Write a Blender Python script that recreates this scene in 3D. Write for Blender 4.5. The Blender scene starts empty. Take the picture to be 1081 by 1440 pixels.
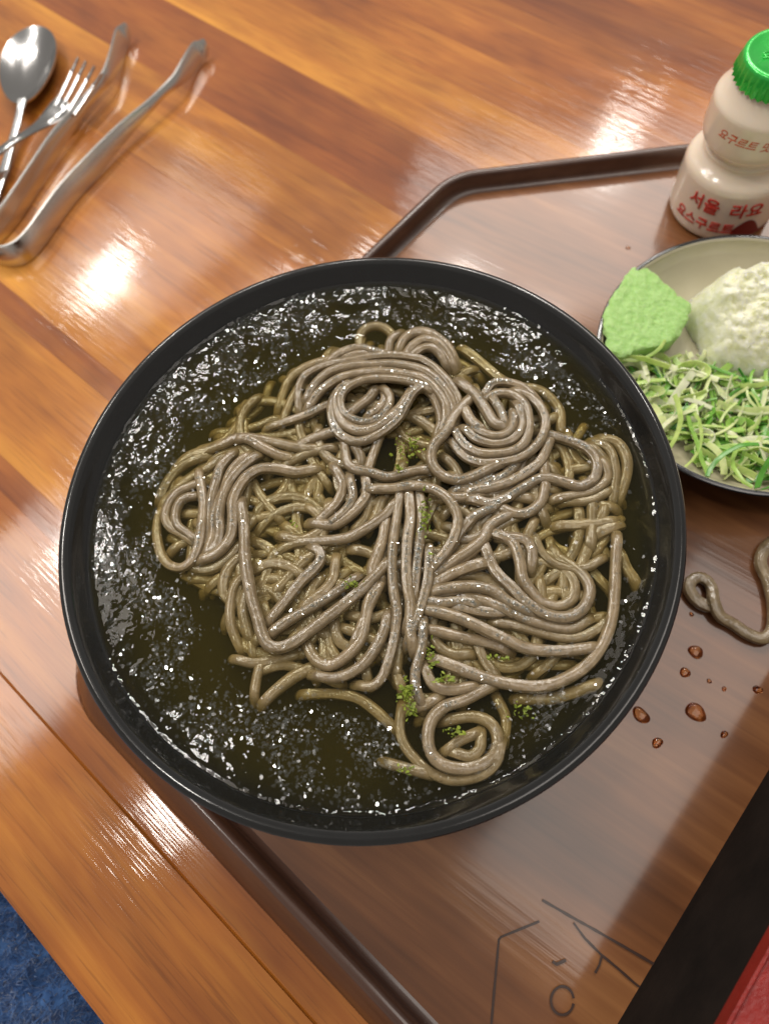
import bpy, bmesh, math, random
from mathutils import Vector, Matrix, noise

random.seed(7)
S = bpy.context.scene
C = S.collection
PI = math.pi

# ------------------------------------------------------------------ camera
IW, IH, FPX = 1081.0, 1440.0, 980.0          # photo size, focal length in photo pixels
NAD = (90.0, 405.0)                          # nadir point relative to the picture centre
HC = 0.2857                                  # camera height over the table top
_d = Vector((NAD[0], NAD[1], FPX)).normalized()
_x = Vector((1, 0, 0)); _x = (_x - _d * _x.dot(_d)).normalized()
_y = _x.cross(_d)
if _y.y > 0: _y = -_y

def towrld(e): return Vector((e.dot(_x), e.dot(_y), -e.dot(_d)))

def P(px, py, z=0.0):
    """photo pixel -> point of the horizontal plane at height z"""
    v = Vector((px - IW / 2, py - IH / 2, FPX))
    t = (HC - z) / v.dot(_d)
    return Vector((v.dot(_x) * t, v.dot(_y) * t, z))

cam_d = bpy.data.cameras.new('camera'); cam = bpy.data.objects.new('camera', cam_d); C.objects.link(cam)
r_, u_, f_ = towrld(Vector((1, 0, 0))), towrld(Vector((0, -1, 0))), towrld(Vector((0, 0, 1)))
M = Matrix((( r_.x, u_.x, -f_.x, 0), (r_.y, u_.y, -f_.y, 0), (r_.z, u_.z, -f_.z, HC), (0, 0, 0, 1)))
cam.matrix_world = M
cam_d.sensor_fit = 'HORIZONTAL'; cam_d.sensor_width = 36; cam_d.lens = 36 * FPX / IW
cam_d.clip_start = 0.01; cam_d.clip_end = 50
cam_d.dof.use_dof = True; cam_d.dof.focus_distance = 0.225; cam_d.dof.aperture_fstop = 13
S.camera = cam

# ------------------------------------------------------------------ light
W = bpy.data.worlds.new('World'); S.world = W; W.use_nodes = True
bg = W.node_tree.nodes['Background']
bg.inputs[0].default_value = (1.0, 0.93, 0.85, 1); bg.inputs[1].default_value = 0.25

def area(name, x, y, sx, sy, radiance, col=(1, .92, .84), z=1.9, rot=0.0):
    l = bpy.data.lights.new(name, 'AREA'); l.shape = 'RECTANGLE'; l.size = sx; l.size_y = sy
    l.energy = radiance * PI * sx * sy; l.color = col
    o = bpy.data.objects.new(name, l); C.objects.link(o); o.location = (x, y, z); o.rotation_euler = (0, 0, rot)
    return o
RT = math.radians(-41)
area('ceiling_panel', -1.15, 2.16, .55, .80, 3.2, rot=RT)
area('ceiling_panel', -1.40, 0.54, .64, .74, 7.0, rot=RT)
area('ceiling_panel', 0.68, 2.12, 1.50, .90, 5.0, rot=0.05)
area('ceiling_panel', 0.65, 0.095, .58, 1.22, 2.8, rot=RT)
for (x, y) in ((-.76, .02), (-1.20, .82), (-1.12, 1.22), (-.93, 1.52), (-.62, 1.73), (-.30, 1.82), (.12, 1.78), (.34, 1.60), (.88, 1.32), (.74, 2.45), (-1.33, 1.97)):
    area('ceiling_lamp', x, y, .17, .17, 46, (1, .95, .88), z=1.88, rot=RT)

S.view_settings.view_transform = 'Standard'; S.view_settings.look = 'None'
S.view_settings.exposure = 0.14; S.view_settings.gamma = 1.0
S.render.engine = 'CYCLES'
S.cycles.use_denoising = True
S.cycles.max_bounces = 10; S.cycles.transparent_max_bounces = 40
S.cycles.glossy_bounces = 4; S.cycles.diffuse_bounces = 3; S.cycles.volume_bounces = 0
S.cycles.sample_clamp_indirect = 6.0

# ------------------------------------------------------------------ materials
def new_mat(name):
    m = bpy.data.materials.new(name); m.use_nodes = True
    n = m.node_tree.nodes; l = m.node_tree.links
    return m, n, l, n['Principled BSDF']

def nd(n, t, **kw):
    x = n.new(t)
    for k, v in kw.items():
        if k in x.inputs.keys(): x.inputs[k].default_value = v
        else: setattr(x, k, v)
    return x

def ramp(n, stops):
    r = n.new('ShaderNodeValToRGB'); e = r.color_ramp.elements
    while len(e) > 1: e.remove(e[-1])
    e[0].position, e[0].color = stops[0][0], (*stops[0][1], 1)
    for p, c in stops[1:]:
        q = e.new(p); q.color = (*c, 1)
    return r

def wood(name, ang, lo, mid, hi, rough, coat_rough, use_objcol, pore=.25, scale=1.0, coat=1.0):
    m, n, l, b = new_mat(name)
    tc = n.new('ShaderNodeTexCoord')
    mp = nd(n, 'ShaderNodeMapping'); mp.inputs['Rotation'].default_value = (0, 0, -ang)
    oi = n.new('ShaderNodeObjectInfo')
    # every board gets its own piece of the log
    ofs = nd(n, 'ShaderNodeVectorMath', operation='SCALE'); ofs.inputs[0].default_value = (3.1, 7.7, 2.3)
    l.new(oi.outputs['Random'], ofs.inputs['Scale'])
    l.new(tc.outputs['Object'], mp.inputs['Vector'])
    ad = nd(n, 'ShaderNodeVectorMath', operation='ADD'); l.new(mp.outputs[0], ad.inputs[0]); l.new(ofs.outputs[0], ad.inputs[1])
    def stretched(sx, sy, scale_, detail, rgh=.55, dist=0.0):
        k = nd(n, 'ShaderNodeVectorMath', operation='MULTIPLY'); k.inputs[1].default_value = (sx, sy, sy)
        l.new(ad.outputs[0], k.inputs[0])
        t = nd(n, 'ShaderNodeTexNoise', Scale=scale_ * scale, Detail=detail, Roughness=rgh, Distortion=dist)
        l.new(k.outputs[0], t.inputs['Vector']); return t
    big = stretched(.16, 1, 42, 4, .6, .4)
    fine = stretched(.05, 1, 330, 3, .6)
    por = stretched(.035, 1, 900, 2, .5)
    mot = stretched(.6, 1, 14, 3, .6, .3)
    rmp = ramp(n, [(.25, lo), (.5, mid), (.76, hi)])
    mx = nd(n, 'ShaderNodeMath', operation='MULTIPLY_ADD'); mx.inputs[1].default_value = .28; 
    l.new(fine.outputs[0], mx.inputs[0]); l.new(big.outputs[0], mx.inputs[2])
    mx2 = nd(n, 'ShaderNodeMath', operation='SUBTRACT'); mx2.inputs[1].default_value = .14
    l.new(mx.outputs[0], mx2.inputs[0]); l.new(mx2.outputs[0], rmp.inputs[0])
    pr = ramp(n, [(.33, (.36, .30, .26)), (.43, (1, 1, 1))]); l.new(por.outputs[0], pr.inputs[0])
    m1 = nd(n, 'ShaderNodeMix', data_type='RGBA', blend_type='MULTIPLY'); m1.inputs[0].default_value = pore * 2
    l.new(rmp.outputs[0], m1.inputs[6]); l.new(pr.outputs[0], m1.inputs[7])
    mr = ramp(n, [(.3, (.66, .60, .54)), (.7, (1.15, 1.15, 1.12))]); l.new(mot.outputs[0], mr.inputs[0])
    m2 = nd(n, 'ShaderNodeMix', data_type='RGBA', blend_type='MULTIPLY'); m2.inputs[0].default_value = 1
    l.new(m1.outputs[2], m2.inputs[6]); l.new(mr.outputs[0], m2.inputs[7])
    out = m2.outputs[2]
    if use_objcol:
        m3 = nd(n, 'ShaderNodeMix', data_type='RGBA', blend_type='MULTIPLY'); m3.inputs[0].default_value = 1
        l.new(out, m3.inputs[6]); l.new(oi.outputs['Color'], m3.inputs[7]); out = m3.outputs[2]
    l.new(out, b.inputs['Base Color'])
    b.inputs['Roughness'].default_value = rough
    b.inputs['Specular IOR Level'].default_value = .25
    b.inputs['Coat Weight'].default_value = coat
    b.inputs['Coat IOR'].default_value = 1.52
    # lacquer gloss is uneven: pores and wiped smears
    sm = nd(n, 'ShaderNodeTexNoise', Scale=26 * scale, Detail=3); l.new(tc.outputs['Object'], sm.inputs['Vector'])
    mr2 = nd(n, 'ShaderNodeMapRange'); mr2.inputs[1].default_value = .3; mr2.inputs[2].default_value = .7
    mr2.inputs[3].default_value = coat_rough * .6; mr2.inputs[4].default_value = coat_rough * 1.5
    l.new(sm.outputs[0], mr2.inputs[0]); l.new(mr2.outputs[0], b.inputs['Coat Roughness'])
    bp = nd(n, 'ShaderNodeBump', Strength=pore, Distance=.0004); l.new(por.outputs[0], bp.inputs['Height'])
    l.new(bp.outputs[0], b.inputs['Coat Normal']); l.new(bp.outputs[0], b.inputs['Normal'])
    return m

TA = math.radians(-40.8)                      # the boards run this way
M_TABLE = wood('table_wood', TA, (.24, .064, .009), (.40, .132, .018), (.56, .225, .032), .5, .075, True, pore=.17)
M_TRAY = wood('tray_wood', TA + math.radians(6), (.080, .029, .012), (.21, .080, .028), (.40, .18, .066), .45, .085, False, pore=.06, scale=.6)
M_RIM = wood('tray_rim_wood', TA, (.065, .030, .021), (.095, .046, .032), (.13, .068, .048), .4, .18, False, pore=.06)

def simple(name, col, rough=.4, spec=.5, metal=0.0, coat=0.0, coat_rough=.05, bump=None, sss=0.0, vary=None, sheen=0):
    m, n, l, b = new_mat(name)
    b.inputs['Base Color'].default_value = (*col, 1); b.inputs['Roughness'].default_value = rough
    b.inputs['Specular IOR Level'].default_value = spec; b.inputs['Metallic'].default_value = metal
    b.inputs['Coat Weight'].default_value = coat; b.inputs['Coat Roughness'].default_value = coat_rough
    if sss:
        b.inputs['Subsurface Weight'].default_value = sss; b.inputs['Subsurface Radius'].default_value = (.004, .003, .0015)
        b.inputs['Subsurface Scale'].default_value = 1.0
    tc = n.new('ShaderNodeTexCoord')
    if bump:
        sc, st, di = bump
        t = nd(n, 'ShaderNodeTexNoise', Scale=sc, Detail=4, Roughness=.6); l.new(tc.outputs['Object'], t.inputs['Vector'])
        bp = nd(n, 'ShaderNodeBump', Strength=st, Distance=di); l.new(t.outputs[0], bp.inputs['Height'])
        l.new(bp.outputs[0], b.inputs['Normal'])
        if coat: l.new(bp.outputs[0], b.inputs['Coat Normal'])
    if vary:
        sc, c2 = vary
        t = nd(n, 'ShaderNodeTexNoise', Scale=sc, Detail=5, Roughness=.65); l.new(tc.outputs['Object'], t.inputs['Vector'])
        rp = ramp(n, [(.35, col), (.65, c2)]); l.new(t.outputs[0], rp.inputs[0]); l.new(rp.outputs[0], b.inputs['Base Color'])
    if sheen: b.inputs['Sheen Weight'].default_value = sheen
    return m

M_BOWL = simple('black_melamine', (.0065, .0068, .007), .22, .3, coat=1.0, coat_rough=.035, bump=(900, .05, .0003), vary=(60, (.009, .0095, .010)))
M_STEEL = simple('brushed_steel', (.72, .70, .67), .20, .5, metal=1.0, bump=(500, .03, .0003))
M_STEEL2 = simple('polished_steel', (.52, .52, .52), .17, .5, metal=1.0, bump=(160, .05, .0005))
M_CREAM = simple('cream_glaze', (.50, .45, .31), .25, .5, coat=.7, coat_rough=.05, vary=(30, (.55, .50, .36)))
M_NAVY = simple('dark_glaze', (.018, .02, .026), .2, .5, coat=.8, coat_rough=.05)
M_BLACKLAC = simple('black_stain', (.0065, .0055, .005), .75, .18, bump=(300, .2, .0004), vary=(45, (.016, .012, .010)))
M_REDLAC = simple('red_lacquer', (.21, .009, .007), .35, .35, coat=.3, coat_rough=.12, bump=(700, .35, .0004), vary=(120, (.30, .018, .013)))
M_YOG = simple('milky_plastic', (.93, .78, .63), .20, .5, coat=.5, coat_rough=.08, sss=.35, bump=(120, .04, .0004))
M_RED = simple('red_print', (.62, .035, .018), .4)
M_DKRED = simple('dark_red_print', (.22, .006, .010), .4)
M_ORANGE = simple('orange_print', (.70, .12, .03), .4)
M_FOIL = simple('green_foil', (.03, .62, .08), .30, .7, metal=.35, coat=.6, coat_rough=.15, bump=(350, .3, .0005))
M_WASABI = simple('wasabi_paste', (.34, .60, .17), .55, .3, sss=.25, bump=(420, .7, .0014), vary=(420, (.47, .72, .28)))
M_EMB = simple('burnt_mark', (.055, .028, .020), .45, .3, coat=.6, coat_rough=.15)
M_NORI = simple('seaweed_flake', (.10, .14, .012), .5, .4, vary=(900, (.34, .42, .05)))

def radish_mat():
    m, n, l, b = new_mat('grated_radish')
    tc = n.new('ShaderNodeTexCoord')
    t = nd(n, 'ShaderNodeTexNoise', Scale=260, Detail=5, Roughness=.7); l.new(tc.outputs['Object'], t.inputs['Vector'])
    rp = ramp(n, [(.35, (.82, .83, .52)), (.6, (.95, .95, .78))]); l.new(t.outputs[0], rp.inputs[0]); l.new(rp.outputs[0], b.inputs['Base Color'])
    b.inputs['Roughness'].default_value = .3
    b.inputs['Subsurface Weight'].default_value = .6; b.inputs['Subsurface Radius'].default_value = (.004, .004, .002); b.inputs['Subsurface Scale'].default_value = 1
    bp = nd(n, 'ShaderNodeBump', Strength=.7, Distance=.0012); l.new(t.outputs[0], bp.inputs['Height']); l.new(bp.outputs[0], b.inputs['Normal'])
    return m
M_RADISH = radish_mat()

def scallion_mat():
    m, n, l, b = new_mat('scallion')
    oi = n.new('ShaderNodeObjectInfo')
    rp = ramp(n, [(0, (.74, .80, .58)), (.34, (.66, .78, .36)), (.62, (.46, .69, .18)), (.84, (.20, .48, .08)), (1, (.04, .20, .035))])
    l.new(oi.outputs['Random'], rp.inputs[0])
    tc = n.new('ShaderNodeTexCoord')
    t = nd(n, 'ShaderNodeTexNoise', Scale=180, Detail=2); l.new(tc.outputs['Object'], t.inputs['Vector'])
    mr = ramp(n, [(.3, (.7, .75, .6)), (.7, (1.2, 1.15, 1.1))]); l.new(t.outputs[0], mr.inputs[0])
    mx = nd(n, 'ShaderNodeMix', data_type='RGBA', blend_type='MULTIPLY'); mx.inputs[0].default_value = 1
    l.new(rp.outputs[0], mx.inputs[6]); l.new(mr.outputs[0], mx.inputs[7]); l.new(mx.outputs[2], b.inputs['Base Color'])
    b.inputs['Roughness'].default_value = .25
    b.inputs['Transmission Weight'].default_value = 0
    b.inputs['Subsurface Weight'].default_value = .35; b.inputs['Subsurface Radius'].default_value = (.002, .003, .001); b.inputs['Subsurface Scale'].default_value = 1
    return m
M_SCAL = scallion_mat()

def noodle_mat():
    m, n, l, b = new_mat('buckwheat_noodle')
    tc = n.new('ShaderNodeTexCoord'); oi = n.new('ShaderNodeObjectInfo')
    t = nd(n, 'ShaderNodeTexNoise', Scale=320, Detail=4, Roughness=.6); l.new(tc.outputs['Object'], t.inputs['Vector'])
    rp = ramp(n, [(.3, (.175, .126, .066)), (.55, (.250, .184, .102)), (.75, (.32, .242, .145))]); l.new(t.outputs[0], rp.inputs[0])
    sp = nd(n, 'ShaderNodeTexVoronoi', Scale=520); l.new(tc.outputs['Object'], sp.inputs['Vector'])
    sr = ramp(n, [(.10, (.45, .40, .36)), (.2, (1, 1, 1))]); l.new(sp.outputs['Distance'], sr.inputs[0])
    mx = nd(n, 'ShaderNodeMix', data_type='RGBA', blend_type='MULTIPLY'); mx.inputs[0].default_value = .5
    l.new(rp.outputs[0], mx.inputs[6]); l.new(sr.outputs[0], mx.inputs[7])
    orr = ramp(n, [(0, (.88, .88, .86)), (1, (1.1, 1.1, 1.1))]); l.new(oi.outputs['Random'], orr.inputs[0])
    m2 = nd(n, 'ShaderNodeMix', data_type='RGBA', blend_type='MULTIPLY'); m2.inputs[0].default_value = 1
    l.new(mx.outputs[2], m2.inputs[6]); l.new(orr.outputs[0], m2.inputs[7]); l.new(m2.outputs[2], b.inputs['Base Color'])
    b.inputs['Roughness'].default_value = .30; b.inputs['Specular IOR Level'].default_value = .4
    b.inputs['Coat Weight'].default_value = 1.0; b.inputs['Coat Roughness'].default_value = .03; b.inputs['Coat IOR'].default_value = 1.55
    t2 = nd(n, 'ShaderNodeTexNoise', Scale=900, Detail=2); l.new(tc.outputs['Object'], t2.inputs['Vector'])
    bp = nd(n, 'ShaderNodeBump', Strength=.35, Distance=.0008); l.new(t2.outputs[0], bp.inputs['Height'])
    l.new(bp.outputs[0], b.inputs['Coat Normal'])
    bp2 = nd(n, 'ShaderNodeBump', Strength=.3, Distance=.0006); l.new(t.outputs[0], bp2.inputs['Height']); l.new(bp2.outputs[0], b.inputs['Normal'])
    b.inputs['Subsurface Weight'].default_value = .15; b.inputs['Subsurface Radius'].default_value = (.002, .0015, .001); b.inputs['Subsurface Scale'].default_value = 1
    return m
M_NOOD = noodle_mat()

def clear_mat(name, ior, tint, gl_rough, frost=0.0, vol=None, bump=None, frost_col=(.8, .85, .9)):
    """thin clear film: what it does not mirror passes straight through"""
    m = bpy.data.materials.new(name); m.use_nodes = True
    n = m.node_tree.nodes; l = m.node_tree.links; n.clear()
    out = n.new('ShaderNodeOutputMaterial')
    tr = n.new('ShaderNodeBsdfTransparent'); tr.inputs[0].default_value = (*tint, 1)
    gl = n.new('ShaderNodeBsdfGlossy'); gl.inputs['Roughness'].default_value = gl_rough
    f0 = ((ior - 1) / (ior + 1)) ** 2         # Schlick: same from both sides of the film
    fr = n.new('ShaderNodeLayerWeight'); fr.inputs['Blend'].default_value = .5
    pw = nd(n, 'ShaderNodeMath', operation='POWER'); pw.inputs[1].default_value = 5; l.new(fr.outputs['Facing'], pw.inputs[0])
    fm = nd(n, 'ShaderNodeMath', operation='MULTIPLY_ADD'); fm.inputs[1].default_value = 1 - f0; fm.inputs[2].default_value = f0; l.new(pw.outputs[0], fm.inputs[0])
    mx = n.new('ShaderNodeMixShader'); l.new(fm.outputs[0], mx.inputs[0])
    base = tr.outputs[0]
    if frost:
        df = n.new('ShaderNodeBsdfDiffuse'); df.inputs[0].default_value = (*frost_col, 1)
        m0 = n.new('ShaderNodeMixShader'); m0.inputs[0].default_value = frost
        l.new(tr.outputs[0], m0.inputs[1]); l.new(df.outputs[0], m0.inputs[2]); base = m0.outputs[0]
    l.new(base, mx.inputs[1]); l.new(gl.outputs[0], mx.inputs[2])
    l.new(mx.outputs[0], out.inputs['Surface'])
    if bump:
        tc = n.new('ShaderNodeTexCoord'); t = nd(n, 'ShaderNodeTexNoise', Scale=bump[0], Detail=2); l.new(tc.outputs['Object'], t.inputs['Vector'])
        bp = nd(n, 'ShaderNodeBump', Strength=bump[1], Distance=bump[2]); l.new(t.outputs[0], bp.inputs['Height'])
        l.new(bp.outputs[0], gl.inputs['Normal']); l.new(bp.outputs[0], fr.inputs['Normal'])
    if vol:
        va = n.new('ShaderNodeVolumeAbsorption'); va.inputs['Color'].default_value = (*vol[0], 1); va.inputs['Density'].default_value = vol[1]
        vs = n.new('ShaderNodeVolumeScatter'); vs.inputs['Color'].default_value = (.75, .68, .32, 1); vs.inputs['Density'].default_value = 9
        av = n.new('ShaderNodeAddShader'); l.new(va.outputs[0], av.inputs[0]); l.new(vs.outputs[0], av.inputs[1])
        l.new(av.outputs[0], out.inputs['Volume'])
    return m
M_BROTH = clear_mat('broth', 1.33, (1, 1, 1), .03, vol=((.82, .76, .24), 115), bump=(180, .22, .0014))
M_ICE = clear_mat('ice_crystal', 1.6, (.96, .97, .97), .02, frost=.012)
M_SUNKICE = clear_mat('sunken_ice', 1.05, (.8, .82, .8), .3, frost=.10, frost_col=(.6, .68, .6))
M_DROP, _n, _l, _b = new_mat('soy_droplet')
_b.inputs['Base Color'].default_value = (.86, .52, .26, 1); _b.inputs['Transmission Weight'].default_value = 1
_b.inputs['Roughness'].default_value = .02; _b.inputs['IOR'].default_value = 1.36

# ------------------------------------------------------------------ mesh helpers
def link(name, me, mat, parent=None, smooth=True):
    o = bpy.data.objects.new(name, me); C.objects.link(o)
    if mat is not None and not me.materials: me.materials.append(mat)
    if smooth:
        for p in me.polygons: p.use_smooth = True
        me.set_sharp_from_angle(angle=math.radians(42))
    if parent is not None: o.parent = parent
    return o

def pyd(name, V, F, mat, parent=None, smooth=True):
    me = bpy.data.meshes.new(name); me.from_pydata([tuple(v) for v in V], [], F); me.update()
    return link(name, me, mat, parent, smooth)

def bmobj(name, bm, mat, parent=None, smooth=True):
    me = bpy.data.meshes.new(name); bmesh.ops.recalc_face_normals(bm, faces=bm.faces); bm.to_mesh(me); bm.free()
    return link(name, me, mat, parent, smooth)

def tag(o, label, cat, group=None, kind=None):
    if label: o['label'] = label
    if cat: o['category'] = cat
    if group: o['group'] = group
    if kind: o['kind'] = kind
    return o

def thing(name, loc, label, cat, group=None):
    o = bpy.data.objects.new(name, None); C.objects.link(o); o.location = loc; o.empty_display_size = .01
    bpy.context.view_layer.update()
    return tag(o, label, cat, group)

def under(o, parent):
    """parent o without moving it (parents carry only a translation)"""
    o.parent = parent
    o.location = o.location - parent.location
    return o

def lathe(prof, seg=96, cap0=False, cap1=False):
    V, F = [], []
    for (r, z) in prof:
        for i in range(seg):
            a = 2 * PI * i / seg; V.append((r * math.cos(a), r * math.sin(a), z))
    for k in range(len(prof) - 1):
        for i in range(seg):
            j = (i + 1) % seg
            F.append((k * seg + i, k * seg + j, (k + 1) * seg + j, (k + 1) * seg + i))
    if cap0: F.append(tuple(range(seg))[::-1])
    if cap1: F.append(tuple((len(prof) - 1) * seg + i for i in range(seg)))
    return V, F

def smoothprof(pts, sub=5):
    """Catmull-Rom through profile points"""
    return [(max(p.x, .0003), p.y) for p in catmull([Vector((a, b, 0)) for a, b in pts], sub=sub)]

def catmull(pts, sub=6, step=None):
    out = []
    n = len(pts)
    for i in range(n - 1):
        p0 = pts[i - 1] if i > 0 else pts[0] * 2 - pts[1]
        p1, p2 = pts[i], pts[i + 1]
        p3 = pts[i + 2] if i + 2 < n else pts[-1] * 2 - pts[-2]
        k = sub if step is None else max(2, int((p2 - p1).length / step))
        for j in range(k):
            t = j / k
            out.append(.5 * ((2 * p1) + (p2 - p0) * t + (2 * p0 - 5 * p1 + 4 * p2 - p3) * t * t + (3 * p1 - p0 - 3 * p2 + p3) * t ** 3))
    out.append(pts[-1].copy())
    return out

def sweep(path, rad, sides=10, flat=1.0, squash=.35, seed=0):
    """tube with a rounded-square section and rounded ends"""
    V, F = [], []
    n = len(path)
    T = [(path[min(i + 1, n - 1)] - path[max(i - 1, 0)]).normalized() for i in range(n)]
    up = Vector((0, 0, 1))
    for i, p in enumerate(path):
        t = T[i]
        s = t.cross(up)
        if s.length < 1e-4: s = Vector((1, 0, 0))
        s.normalize(); u = s.cross(t).normalized()
        e = 1.0
        if i == 0 or i == n - 1: e = .55
        elif i == 1 or i == n - 2: e = .92
        w = 1 + .11 * noise.noise(p * 90 + Vector((seed * 3.7, 0, 0)))
        tw = .5 * noise.noise(p * 45 + Vector((0, seed * 1.3, 5)))
        for k in range(sides):
            a = 2 * PI * k / sides + tw
            c, d = math.cos(a), math.sin(a)
            q = (abs(c) ** 3 + abs(d) ** 3) ** (-1 / 3.)
            q = 1 + (q - 1) * squash
            V.append(p + (s * c + u * d * flat) * (rad * e * w * q))
    for i in range(n - 1):
        for k in range(sides):
            j = (k + 1) % sides
            F.append((i * sides + k, i * sides + j, (i + 1) * sides + j, (i + 1) * sides + k))
    F.append(tuple(range(sides))[::-1]); F.append(tuple((n - 1) * sides + k for k in range(sides)))
    return V, F

def inpoly(x, y, poly):
    c = False; j = len(poly) - 1
    for i in range(len(poly)):
        xi, yi = poly[i]; xj, yj = poly[j]
        if (yi > y) != (yj > y) and x < (xj - xi) * (y - yi) / (yj - yi) + xi: c = not c
        j = i
    return c

def px_of(p):
    """world point -> photo pixel"""
    d = Vector(p) - Vector((0, 0, HC))
    X, Y, Z = d.dot(r_), -d.dot(u_), d.dot(f_)
    return X / Z * FPX + IW / 2, Y / Z * FPX + IH / 2

# ------------------------------------------------------------------ table (boards)
tu = Vector((math.cos(TA), math.sin(TA), 0)); tv = Vector((-math.sin(TA), math.cos(TA), 0))
EDGE = P(0, 1255, 0).dot(tv) - .0005
table = thing('table', (0, 0, 0), 'wooden table top of glued orange and brown boards under the tray', 'table')
table['kind'] = 'structure'
def vof(px, py): return P(px, py, 0).dot(tv)
# seams between boards, read off the photograph, with each board's own tone of timber
seams = [EDGE, EDGE + .052, EDGE + .098, vof(0, 690), vof(0, 639), vof(0, 436), vof(0, 395), vof(0, 255), vof(181, 211), vof(48, 0), vof(233, 0), vof(400, 0), vof(520, 0), vof(640, 0), vof(700, 0), vof(880, 0), vof(985, 0), vof(1085, 0), vof(1085, 0) + .06, vof(1085, 0) + .13]
tones = [(1.0, .98, .9), (.92, .86, .80), (.86, .72, .72), (.90, .80, .78), (1.22, 1.34, 1.15), (.84, .72, .66), (1.25, 1.36, 1.1), (1.05, 1.06, .95), (1.12, 1.2, 1.0), (.72, .58, .52), (1.15, 1.24, 1.05), (.98, .94, .88), (.92, .86, .84), (1.02, .98, .92), (.70, .58, .58), (1.0, .96, .92), (.84, .74, .74), (1.16, 1.22, 1.1), (.92, .86, .8)]
def board(u0, u1, v0, v1, z0, z1, col, idx):
    bm = bmesh.new()
    bmesh.ops.create_cube(bm, size=1)
    g = .00001
    for v in bm.verts:
        u = u0 + g if v.co.x < 0 else u1 - g
        w = v0 + g if v.co.y < 0 else v1 - g
        z = z0 if v.co.z < 0 else z1
        v.co = tu * u + tv * w + Vector((0, 0, z))
    e = [e for e in bm.edges if all(v.co.z > z1 - 1e-5 for v in e.verts)]
    wd = .0016 if idx == 0 else .00003
    bmesh.ops.bevel(bm, geom=e, offset=wd, segments=3 if idx == 0 else 1, affect='EDGES')
    o = bmobj('plank', bm, M_TABLE, table, smooth=False)
    o.color = (*col, 1)
    return o
for i in range(len(seams) - 1):
    v0, v1 = seams[i], seams[i + 1]
    # boards are butted end to end here and there
    cut = [-.9, .9]
    for k in range(len(cut) - 1):
        c = tones[i] if k == 0 else tuple(t * (.86 + .28 * random.random()) for t in tones[i])
        board(cut[k], cut[k + 1], v0, v1, -.028, 0.0, c, i)

# ------------------------------------------------------------------ tray (octagon with a raised rim)
ZT = .0055                                    # tray floor
def line_of(a, b):                            # outward normal (away from the tray's middle) and offset
    d = (b - a).normalized(); nrm = Vector((d.y, -d.x, 0))
    mid = P(700, 900, 0)
    if nrm.dot(mid) > nrm.dot(a): nrm = -nrm
    return nrm, nrm.dot(a)
def nrm_at(deg): return Vector((math.cos(math.radians(deg)), math.sin(math.radians(deg)), 0))
CRW = .0105; CRZ = .0150
n_top, o_top = nrm_at(94), P(805, 222, CRZ).dot(nrm_at(94)) + CRW
n_ul, o_ul = nrm_at(139), P(575, 300, CRZ).dot(nrm_at(139)) + CRW
n_ll = nrm_at(229); o_ll = P(376, 1285, .0).dot(n_ll)
n_l = nrm_at(184); o_l = max(P(105, 850, .0).dot(n_l) - .004, 0)
cen_off = {94: o_top, 139: o_ul, 184: o_l, 229: o_ll, 274: .16, 319: .22, 4: .30, 49: .34}
angs = [4, 49, 94, 139, 184, 229, 274, 319]
def octa(inset):
    pts = []
    for i, a in enumerate(angs):
        b = angs[(i + 1) % 8]
        n1, n2 = nrm_at(a), nrm_at(b); c1, c2 = cen_off[a] - inset, cen_off[b] - inset
        det = n1.x * n2.y - n1.y * n2.x
        pts.append(Vector(((c1 * n2.y - c2 * n1.y) / det, (n1.x * c2 - n2.x * c1) / det, 0)))
    return pts
def rounded(pts, r):
    out = []
    n = len(pts)
    for i in range(n):
        p = pts[i]; a = (pts[i - 1] - p); b = (pts[(i + 1) % n] - p)
        ra = min(r, a.length * .4); rb = min(r, b.length * .4)
        A, B = p + a.normalized() * ra, p + b.normalized() * rb
        for k in range(7):
            t = k / 6; out.append(A * (1 - t) ** 2 + p * 2 * t * (1 - t) + B * t * t)
    return out
tray = thing('serving_tray', (0, 0, 0), 'dark brown octagonal wooden tray with raised rim carrying the black bowl', 'tray')
prof_t = [(.0000, .0004), (.0002, .0016), (.0040, .0068), (.0088, .0136), (.0098, .0147), (.0108, .0150), (.0122, .0149), (.0130, .0142), (.0134, .0130), (.0138, .0085), (.0142, .0068), (.0152, .0059), (.0170, ZT)]
V, F = [], []
base_ring = octa(0)
rings = []
for ins, z in prof_t:
    rg = rounded(octa(ins), max(.004, .016 - ins * .25)); rings.append([Vector((p.x, p.y, z)) for p in rg])
m_ = len(rings[0])
for rg in rings: V += rg
for k in range(len(rings) - 1):
    for i in range(m_):
        j = (i + 1) % m_; F.append((k * m_ + i, k * m_ + j, (k + 1) * m_ + j, (k + 1) * m_ + i))
rim_o = pyd('rim', V, F, M_RIM, tray)
fl = [Vector((p.x, p.y, ZT + .0000)) for p in rings[-1]]
lo = [Vector((p.x, p.y, .0004)) for p in rings[0]]
V = fl + lo; F = [tuple(range(m_)), tuple(range(m_, 2 * m_))[::-1]]
floor_o = pyd('tray_floor', V, F, M_TRAY, tray, smooth=False)
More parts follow.
